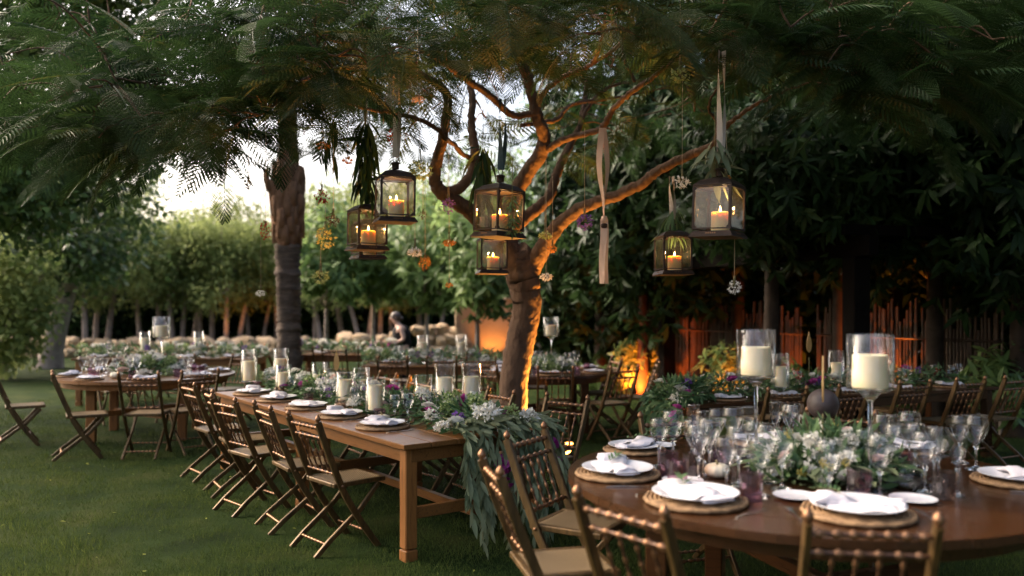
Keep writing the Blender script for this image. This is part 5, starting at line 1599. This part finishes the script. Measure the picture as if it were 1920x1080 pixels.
# ------------------------------------------------------------------ lanterns hung in the tree
LN = {}
def lantern_meshes():
    w, h = .24, .27
    mb = MB()
    v = []
    for (r, z) in [(w * .58, 0), (w * .58, .007), (w * .50, .036), (w * .46, .036), (w * .46, .024)]:
        v += [(-r, -r, z), (r, -r, z), (r, r, z), (-r, r, z)]
    f = [(3, 2, 1, 0)]
    for k in range(4):
        for i in range(4): f.append((k * 4 + i, k * 4 + (i + 1) % 4, k * 4 + 4 + (i + 1) % 4, k * 4 + 4 + i))
    f.append((16, 17, 18, 19)); mb.add(v, f)
    LN['base'] = mb.mesh('base', M['iron'])
    mb = MB()
    for k in range(5): mb.box(((k - 2) * .014, 0, 0), (.006, .004, .010))
    LN['vent'] = mb.mesh('vent_holes', M['copper'])
    mb = MB(); mb.box((0, 0, h / 2), (.009, .009, h)); LN['post'] = mb.mesh('corner_post', M['iron'])
    mb = MB()
    for s in (-1, 1): mb.box((s * (w / 2 - .014), 0, h - .014), (.015, .005, .015), M=Matrix.Rotation(R_(45), 3, 'Y')); mb.box((s * (w / 2 - .014), 0, .014), (.015, .005, .015), M=Matrix.Rotation(R_(45), 3, 'Y'))
    mb.box((0, 0, h - .006), (w - .010, .008, .008)); mb.box((0, 0, .006), (w - .010, .008, .008))
    for s in (-1, 1): mb.box((s * (w / 2 - .0085), 0, h / 2), (.005, .008, h - .02))
    LN['frame'] = mb.mesh('pane_frame', M['iron'])
    mb = MB(); mb.box((0, 0, h / 2), (w - .02, .002, h - .024)); LN['pane'] = mb.mesh('pane', M['pane'])
    mb = MB(); v = []
    for (r, z) in [(w * .50, 0), (w * .52, .003), (w * .52, .009), (w * .36, .042), (w * .12, .062)]:
        v += [(-r, -r, z), (r, -r, z), (r, r, z), (-r, r, z)]
    f = [(3, 2, 1, 0)]
    for k in range(4):
        for i in range(4): f.append((k * 4 + i, k * 4 + (i + 1) % 4, k * 4 + 4 + (i + 1) % 4, k * 4 + 4 + i))
    f.append((16, 17, 18, 19)); mb.add(v, f)
    LN['roof'] = mb.mesh('roof', M['iron'])
    mb = MB(); mb.lathe([(.026, .07), (.026, .105), (.032, .108), (.032, .116), (.012, .122), (0, .123)], 14); LN['cap'] = mb.mesh('chimney', M['iron'])
    mb = MB(); mb.tube([(.02 * math.cos(a), 0, .140 + .02 * math.sin(a)) for a in np.linspace(0, 2 * PI, 15)], .003, 5, cap=False); LN['ring'] = mb.mesh('ring', M['iron'])
lantern_meshes()

def strip(pts, w, mat, name, parent=None, twist=0.0, loc=(0, 0, 0)):
    """ribbon with thickness"""
    mb = MB(); n = len(pts); v = []
    for i, p in enumerate(pts):
        a = twist * i / n; cx, sy = math.cos(a) * w / 2, math.sin(a) * w / 2
        for e in (-1, 1):
            v.append((p[0] + cx * e, p[1] + sy * e - .0007, p[2])); v.append((p[0] + cx * e, p[1] + sy * e + .0007, p[2]))
    f = []
    for i in range(n - 1):
        a = i * 4
        f += [(a, a + 2, a + 6, a + 4), (a + 1, a + 5, a + 7, a + 3), (a, a + 4, a + 5, a + 1), (a + 2, a + 3, a + 7, a + 6)]
    f += [(0, 1, 3, 2), ((n - 1) * 4, (n - 1) * 4 + 2, (n - 1) * 4 + 3, (n - 1) * 4 + 1)]
    mb.add(v, f, 0, False)
    return mb.build(name, mat, parent, loc=loc)

def lantern(px, ybase, Y, label, s, rz, hang_y, hang, flip=0, energy=.85, lit=True):
    b = W(px, ybase, Y)
    e = empty('lantern', b, rz); e.scale = (s,) * 3; e.rotation_euler = (rng.normal(0, .018), rng.normal(0, .018), rz); tag(e, label, 'lantern', 'iron and glass lanterns hung in the tree')
    inst('base', LN['base'], e)
    w, h = .24, .27
    for k in range(4):
        a = k * PI / 2
        inst('corner_post', LN['post'], e, (w / 2 * (1 if k in (0, 3) else -1), w / 2 * (1 if k in (0, 1) else -1), .045))
        p = inst('pane', LN['pane'], e, (math.sin(a) * (w / 2 - .001), -math.cos(a) * (w / 2 - .001), .045), (0, 0, a))
        inst('pane_frame', LN['frame'], p)
        inst('vent_holes', LN['vent'], e, (math.sin(a) * (w * .542), -math.cos(a) * (w * .542), .022), (R_(-33) if k == 0 else 0, 0, a))
    inst('roof', LN['roof'], e, (0, 0, .045 + h)); inst('chimney', LN['cap'], e, (0, 0, .045 + h)); inst('ring', LN['ring'], e, (0, 0, .045 + h))
    top = .045 + h + .155
    H = W(px, hang_y, Y).z - b.z
    inv = 1 / s
    if hang == 'string':
        mb = MB(); mb.tube([(0, 0, top), (0, 0, H * inv)], .0025, 5); mb.build('string', M['string'], e)
    else:
        for sgn in (-1, 1):
            pts = [(sgn * (.004 + .016 * math.sin(t * 2.4)) + .006 * math.sin(t * 5), .004 * sgn, top + (H * inv - top) * t) for t in np.linspace(0, 1, 22)]
            o = strip(pts, .038, M[hang], 'ribbon', e, 2.2 * sgn); o.rotation_euler = (0, 0, -rz)
    candle('lantern', (b.x + .012, b.y), b.z + .025 * s, 'lit yellow candle in the ' + label, 'lit candles in the lanterns', lit=lit, s=s, energy=energy)
    return e
lantern(740, 418, 6.0, 'iron lantern under the taupe ribbon, highest of the left group', 1.0, .32, 128, 'ribbon_grey')
lantern(688, 470, 6.6, 'iron lantern under the drooping leaves, left of the highest one', .98, .55, 205, 'ribbon_dark')
lantern(690, 486, 7.4, 'small iron lantern half hidden behind the left one', .95, .5, 190, 'string')
lantern(934, 446, 5.9, 'iron lantern before the trunk fork with a leafy sprig', 1.02, .75, 185, 'ribbon_dark')
lantern(922, 514, 7.6, 'iron lantern half hidden behind the trunk fork', .98, .2, 330, 'string')
lantern(1347, 446, 5.5, 'iron lantern under the long ribbon on the right', 1.05, .95, 95, 'ribbon_grey')
lantern(1262, 516, 6.9, 'domed iron lantern lower right, below the right limb', .98, .15, 330, 'ribbon_grey')

# the long knotted ribbon
def long_ribbon():
    Y = 6.9; t = W(1130, 240, Y)
    e = empty('hanging_ribbon', t); tag(e, 'long peach satin ribbon knotted halfway, hanging from the right branch', 'ribbon')
    zk = W(0, 411, Y).z - t.z; zb = W(0, 532, Y).z - t.z
    for sgn in (-1, 1):
        strip([(sgn * (.004 + .030 * math.sin(min(1, u * 1.25) * PI) ** 1.2) - .0 + .012 * u, sgn * .004, zk * u) for u in np.linspace(0, 1, 22)], .052, M['ribbon'], 'strand', e, 1.7 * sgn)
        strip([(.012 + sgn * (.004 + .016 * u) + .004 * math.sin(u * 7), sgn * .005, zk + (zb - zk) * u) for u in np.linspace(0, 1, 16)], .056, M['ribbon'], 'tail', e, 1.0 * sgn)
    mb = MB(); mb.lathe([(0, -.035), (.022, -.028), (.028, 0), (.02, .025), (0, .03)], 14, flute=.08, nf=5); mb.build('knot', M['ribbon'], e, loc=(.012, 0, zk))
    mb = MB(); mb.lathe([(.018, -.02), (.027, -.012), (.027, .012), (.018, .02)], 14); mb.build('band', M['iron'], e, loc=(.012, -.0, zk - .055))
long_ribbon()
def loop_ribbon():
    Y = 6.9; t = W(738, 128, Y); e = empty('hanging_ribbon', t); tag(e, 'short taupe ribbon loop hanging left above the highest lantern', 'ribbon')
    L = W(0, 215, Y).z - t.z
    for sgn, q in ((-1, 1.0), (1, .8)):
        strip([(sgn * .028 + .006 * math.sin(u * 6), sgn * .004, L * q * u) for u in np.linspace(0, 1, 14)], .05, M['ribbon_grey'], 'strand', e, .5 * sgn)
loop_ribbon()

# ------------------------------------------------------------------ blooms hung on strings
def hang_bloom(px, py, Y, top, label, kind, r, cat='hanging flower', squash=.7, n=110):
    b = W(px, py, Y); t = W(px, top, Y)
    e = empty('hanging_flower', b); tag(e, label, cat, 'dried flowers hung on strings in the tree')
    mb = MB(); mb.tube([(0, 0, r * 1.5), (.002, 0, t.z - b.z)], .0016, 4); mb.build('string', M['string'], e)
    mb = MB()
    for k in range(5):
        a = k * 1.3
        mb.tube([(math.cos(a) * r * .35, math.sin(a) * r * .35, 0), (math.cos(a) * r * .12, math.sin(a) * r * .12, r * .9), (math.cos(a) * .006, math.sin(a) * .006, r * 1.9)], .0022, 4)
    mb.build('stalks', M['stem'], e)
    me = petal_ball('bloom', r, n, r * .42, M[kind], squash)
    bl = inst('bloom', me, e, (0, 0, -r * .1), (PI, 0, rng.random() * 6))
    return e
for a in [
    (783, 185, 6.2, 20, 'pale pink carnation hanging over the highest lantern', 'blush_petal', .042, .45),
    (787, 318, 6.0, 190, 'round green hydrangea hanging right of the highest lantern', 'green_petal', .078, .75),
    (778, 472, 6.0, 330, 'white carnation hanging below the green hydrangea', 'white_petal', .05, .42),
    (840, 385, 6.3, 180, 'violet iris bunch hanging left of the trunk fork', 'violet_petal', .044, 1.2),
    (842, 455, 6.5, 250, 'flat orange flower hanging left of the trunk fork', 'orange_petal', .045, .35),
    (842, 534, 6.5, 462, 'small yellow flower at the end of its string left of the trunk', 'orange_petal', .026, .5),
    (797, 492, 6.8, 300, 'orange dried tassel flower left of the fork', 'orange_petal', .04, 1.4),
    (793, 402, 7.0, 280, 'small brown seed head right of the highest lantern', 'brown_petal', .026, 1.3),
    (603, 368, 6.4, 120, 'red rose with leaves hanging right of the palm', 'red_petal', .048, 1.0),
    (625, 411, 6.6, 150, 'dark dried bloom hanging right of the palm', 'brown_petal', .045, 1.0),
    (610, 444, 6.4, 385, 'golden dried flower bunch hanging right of the palm', 'yellow_petal', .062, 1.4),
    (601, 519, 6.4, 462, 'yellow-green flower hanging lowest right of the palm', 'green_petal', .056, .8),
    (498, 432, 6.6, 230, 'dark red drooping bloom hanging left of the palm', 'red_petal', .04, 1.8),
    (489, 549, 6.8, 240, 'small white flower hanging low left of the palm', 'white_petal', .034, .6),
    (466, 345, 6.4, 240, 'small dark bud hanging below the left fronds', 'brown_petal', .03, 1.6),
    (605, 272, 6.6, 140, 'flat orange flower hanging before the palm top', 'orange_petal', .05, .35),
    (737, 256, 6.6, 205, 'cluster of red berries on the taupe ribbon', 'red_petal', .045, 1.7),
    (652, 300, 6.6, 160, 'orange flower in the leaves above the left lantern', 'orange_petal', .04, .5),
    (1275, 140, 5.8, 0, 'green hydrangea hanging high on the right', 'green_petal', .062, .7),
    (1279, 340, 5.8, 152, 'white carnation hanging left of the right lantern', 'white_petal', .045, .8),
    (1096, 416, 6.2, 240, 'purple iris bunch hanging left of the long ribbon', 'violet_petal', .055, 1.0),
    (1024, 518, 6.6, 300, 'white carnation hanging right of the trunk fork', 'white_petal', .045, .45),
    (1022, 440, 6.7, 300, 'yellow-green bloom hanging right of the trunk fork', 'green_petal', .045, .6),
    (1036, 466, 7.0, 330, 'orange bloom hanging right of the trunk fork', 'orange_petal', .038, .6),
    (1377, 538, 5.6, 440, 'white rose hanging lowest under the right lantern', 'white_petal', .040, 1.0),
    (1362, 332, 5.7, 250, 'small orange bloom above the right lantern', 'orange_petal', .03, .7)]:
    hang_bloom(*a[:5], a[5], a[6], squash=a[7])

def leaf_bunch(px, py, Y, top, L, n, label, mat='euca', size=.13, spread=.10, tm=1):
    b = W(px, py, Y); t = W(px, top, Y); e = empty('hanging_leaves', b); tag(e, label, 'leaf bunch', 'leaf bunches hung in the tree')
    mb = MB(); mb.tube([(0, 0, -L * .6), (.003, 0, t.z - b.z)], .003, 5); mb.build('stem', M['stem'], e)
    lm = scatter('leaf', *(long_leaf(.075, .35) if tm == 2 else EUC[tm]), np.zeros((1, 3)), np.eye(3)[None], [1.0], M[mat], [.45])
    for k in range(n):
        u = rng.random(); az = rng.random() * 2 * PI
        p = np.array([math.cos(az) * .02, math.sin(az) * .02, -L * (u - .2)])
        d = np.array([math.cos(az) * spread * 5, math.sin(az) * spread * 5, -.7 + rng.normal(0, .3)])
        Rm = frames(d[None], (np.array([math.cos(az), math.sin(az), .8]) + rng.normal(0, .3, 3))[None])[0]
        ob = inst('leaf', lm, e); Mt = np.eye(4); Mt[:3, :3] = Rm * size * rng.uniform(.7, 1.3); Mt[:3, 3] = p; ob.matrix_basis = Matrix(Mt.tolist())
leaf_bunch(686, 250, 6.5, 170, .55, 80, 'dark drooping leaf bunch above the left lantern', 'dark', .22, .10, 2)
leaf_bunch(960, 380, 5.75, 300, .26, 90, 'small-leaved green sprig beside the fork lantern', 'olive', .055, .22, 0)
leaf_bunch(1340, 275, 5.5, 200, .28, 22, 'eucalyptus bunch above the right lantern', 'euca', .19, .14, 1)
leaf_bunch(1262, 400, 6.9, 340, .22, 26, 'brownish leaf bunch above the domed lantern', 'olive', .16, .12, 2)
leaf_bunch(905, 300, 6.6, 200, .45, 60, 'long willow leaves hanging above the fork lantern', 'dark', .22, .08, 2)
leaf_bunch(620, 235, 6.7, 150, .3, 14, 'dark seed pods and leaves hanging before the palm top', 'dark', .22, .06, 2)

# ------------------------------------------------------------------ uplights
def uplight(x, y, label, target, power, size=55, col=(1, .36, .07), head=1):
    e = empty('ground_uplight', (x, y, 0)); tag(e, label, 'uplight', 'orange garden uplights')
    mb = MB(); mb.lathe([(0, 0), (.03, 0), (.03, .01), (.008, .014), (.008, .05)], 12); mb.build('spike', M['iron'], e)
    d = (Vector(target) - Vector((x, y, .09))).normalized()
    rot = d.to_track_quat('Z', 'Y').to_euler()
    mb = MB(); mb.lathe([(0, -.05), (.04, -.045), (.05, -.01), (.052, .045), (.046, .045), (.044, .03)], 16); hd = mb.build('housing', M['iron'], e, loc=(0, 0, .09), rot=rot)
    mb = MB(); mb.lathe([(.044, 0), (0, .004)], 16); mb.build('lens', M['lamp'], hd, loc=(0, 0, .03))
    ld = bpy.data.lights.new('uplight_beam', 'SPOT'); ld.energy = power * .3; ld.color = col; ld.spot_size = R_(size * 2); ld.spot_blend = .8; ld.shadow_soft_size = .05
    lo = bpy.data.objects.new('uplight_beam', ld); COL.objects.link(lo); lo.parent = e
    lo.location = Vector((0, 0, .09)) + d * .06; lo.rotation_euler = d.to_track_quat('-Z', 'Y').to_euler()
uplight(.58, 8.56, 'orange uplight on the lawn right behind the leaning trunk', (.06, 8.28, 1.1), 1300, 50, (1, .40, .07))
uplight(.62, 9.1, 'second orange uplight beside the one behind the leaning trunk', (.6, 8.0, 3.6), 260, 50)
uplight(2.12, 14.6, 'orange uplight before the shrub left of the pergola', (2.5, 16.0, .9), 420, 60, (1, .17, .02))
uplight(3.25, 12.2, 'orange uplight under the pergola beam', (3.5, 13.4, .7), 230, 55, (1, .17, .02))
uplight(5.15, 11.9, 'orange uplight at the right bamboo screen', (5.5, 12.2, 1.2), 330, 50, (1, .20, .025))
uplight(4.55, 12.6, 'orange uplight at the end of the long bamboo screen', (4.3, 13.5, 1.1), 90, 45, (1, .20, .025))
uplight(-.55, 22.2, 'orange uplight before the tan plaster wall', (-.5, 22.9, 1.2), 75, 50)
uplight(-9.0, 26.0, 'orange uplight among the hedge trunks left of the palm', (-8.8, 27.2, 1.6), 60, 34)
uplight(-4.2, 25.9, 'orange uplight among the hedge trunks right of the palm', (-4.2, 27.2, 1.6), 60, 34)
uplight(-7.4, 26.0, 'orange uplight among the hedge trunks beside the palm', (-7.7, 27.2, 1.6), 45, 34)

# ------------------------------------------------------------------ the waitress
def skinned(name, verts, edges, mat, root=0, sub=2):
    me = bpy.data.meshes.new(name); me.from_pydata([v[:3] for v in verts], edges, [])
    ob = bpy.data.objects.new(name, me); COL.objects.link(ob)
    md = ob.modifiers.new('s', 'SKIN'); md.use_smooth_shade = True
    for i, v in enumerate(verts):
        r = v[3]; me.skin_vertices[0].data[i].radius = r if isinstance(r, tuple) else (r, r)
        me.skin_vertices[0].data[i].use_root = (i == root)
    sb = ob.modifiers.new('b', 'SUBSURF'); sb.levels = sub
    dg = bpy.context.evaluated_depsgraph_get()
    new = bpy.data.meshes.new_from_object(ob.evaluated_get(dg))
    new.materials.clear(); new.materials.append(mat)
    COL.objects.unlink(ob); bpy.data.objects.remove(ob)
    new.polygons.foreach_set('use_smooth', [True] * len(new.polygons))
    new.name = name
    return new

def waitress():
    e = empty('person', ((757 - 960) / FPX * 14.9, 14.9, 0), R_(18)); tag(e, 'waitress in a black sleeveless top looking down at a folder', 'person')
    # x negative = forward (she faces left in the picture)
    V = [(0, 0, .86, (.105, .145)), (-.02, 0, .98, (.10, .12)), (-.055, 0, 1.10, (.105, .14)), (-.075, 0, 1.20, (.09, .13)), (-.105, 0, 1.272, (.045, .045)), (-.155, 0, 1.325, (.062, .058)), (-.165, 0, 1.39, (.082, .070)), (-.155, 0, 1.435, (.066, .058))]
    E = [(0, 1), (1, 2), (2, 3), (3, 4), (4, 5), (5, 6), (6, 7)]
    V += [(-.262, 0, 1.358, (.010, .010)), (-.215, 0, 1.365, (.03, .03))]; E += [(6, 9), (9, 8)]            # nose
    for s in (-1, 1):
        b = len(V)
        V += [(-.075, s * .155, 1.205, (.048, .048)), (-.03, s * .205, 1.00 if s < 0 else .99, (.038, .038)), (-.20, s * .14, .93, (.030, .030)), (-.265, s * .10, .945, (.024, .03)), (-.315, s * .075, .955, (.026, .018))]
        E += [(3, b), (b, b + 1), (b + 1, b + 2), (b + 2, b + 3), (b + 3, b + 4)]
        for k in range(4):                                                                                     # fingers
            c = len(V); yy = s * (.075 + .018 * (k - 1.5))
            V += [(-.345, yy, .958, .008), (-.372 + .006 * abs(k - 1), yy * .95, .966, .0075), (-.385 + .006 * abs(k - 1), yy * .9, .982, .006)]; E += [(b + 4, c), (c, c + 1), (c + 1, c + 2)]
        c = len(V); V += [(-.295, s * .105, .978, .010), (-.325, s * .09, .992, .008)]; E += [(b + 3, c), (c, c + 1)]   # thumb
        b = len(V)
        V += [(0, s * .085, .78, (.085, .085)), (-.015, s * .09, .45, (.055, .055)), (.015, s * .09, .09, (.036, .036)), (-.03, s * .09, .04, (.04, .03)), (-.11, s * .095, .03, (.032, .022))]
        E += [(0, b), (b, b + 1), (b + 1, b + 2), (b + 2, b + 3), (b + 3, b + 4)]
    inst('body', skinned('body', V, E, M['skin']), e)
    T = [(.0, 0, .80, (.15, .18)), (-.015, 0, .98, (.145, .165)), (-.05, 0, 1.10, (.16, .18)), (-.062, 0, 1.19, (.13, .15)), (-.07, 0, 1.235, (.085, .11))]
    inst('black_top', skinned('black_top', T, [(0, 1), (1, 2), (2, 3), (3, 4)], M['cloth']), e)
    T = [(0, 0, .86, (.125, .16))]; Ed = []
    for s in (-1, 1):
        b = len(T); T += [(0, s * .085, .76, (.10, .10)), (-.015, s * .09, .45, (.075, .075)), (.012, s * .09, .08, (.062, .062))]; Ed += [(0, b), (b, b + 1), (b + 1, b + 2)]
    inst('trousers', skinned('trousers', T, Ed, M['cloth']), e)
    for s in (-1, 1):
        mb = MB(); mb.lathe([(0, 0), (.035, 0), (.037, .03), (.03, .06), (0, .075)], 12)
        mb.v = [(x * 2.6 - .05, y * 1.15, z) for x, y, z in mb.v]; mb.build('shoe', M['cloth'], e, loc=(0, s * .093, 0))
        mb = MB(); mb.tube([(-.075, s * .085, 1.24), (-.085, s * .07, 1.262), (-.03, s * .06, 1.25), (.03, s * .07, 1.18)], .016, 6); mb.build('shoulder_strap', M['cloth'], e)
        mb = MB(); mb.lathe([(0, -.008), (.016, -.006), (.019, 0), (.012, .008), (0, .009)], 10, M=Matrix.Rotation(R_(90), 3, 'X')); mb.build('ear', M['skin'], e, loc=(-.148, s * .073, 1.372))
        mb = MB(); mb.lathe([(0, 0), (.008, .001), (.009, .004), (0, .008)], 8, M=Matrix.Rotation(R_(-90), 3, 'Y')); mb.build('eye', M['hair'], e, loc=(-.237, s * .030, 1.386))
    mb = MB(); mb.box((0, 0, 0), (.008, .034, .007), bevel=.002); mb.build('mouth', M['red_petal'], e, loc=(-.228, 0, 1.325))
    mb = MB(); pr = [(0, -.02)] + [(.093 * math.sin(a), .093 * math.cos(PI - a) ) for a in np.linspace(.9, PI - .02, 10)]
    mb.lathe([(r, z) for r, z in pr[1:]] + [(0, .094)], 18)
    mb.v = [(x * 1.02, y * .92, z) for x, y, z in mb.v]
    hr = mb.build('hair', M['hair'], e, loc=(-.142, 0, 1.395), rot=(0, R_(28), 0))
    mb = MB(); mb.lathe([(0, -.03)] + [(.034 * math.sin(a), -.034 * math.cos(a)) for a in np.linspace(.3, PI - .3, 8)] + [(0, .034)], 12); mb.build('bun', M['hair'], hr, loc=(.105, 0, .02))
    # the folder she holds
    f = empty('folder', tuple(e.matrix_basis @ Vector((-.36, 0, .935))), R_(18)); tag(f, 'dark folder held open by the waitress', 'folder')
    mb = MB(); mb.box((0, 0, 0), (.20, .30, .008), M=Matrix.Rotation(R_(20), 3, 'Y')); mb.build('cover', M['ball'], f)
    mb = MB(); mb.box((0, 0, .007), (.18, .28, .004), M=Matrix.Rotation(R_(20), 3, 'Y')); mb.build('page', M['linen'], f)
waitress()
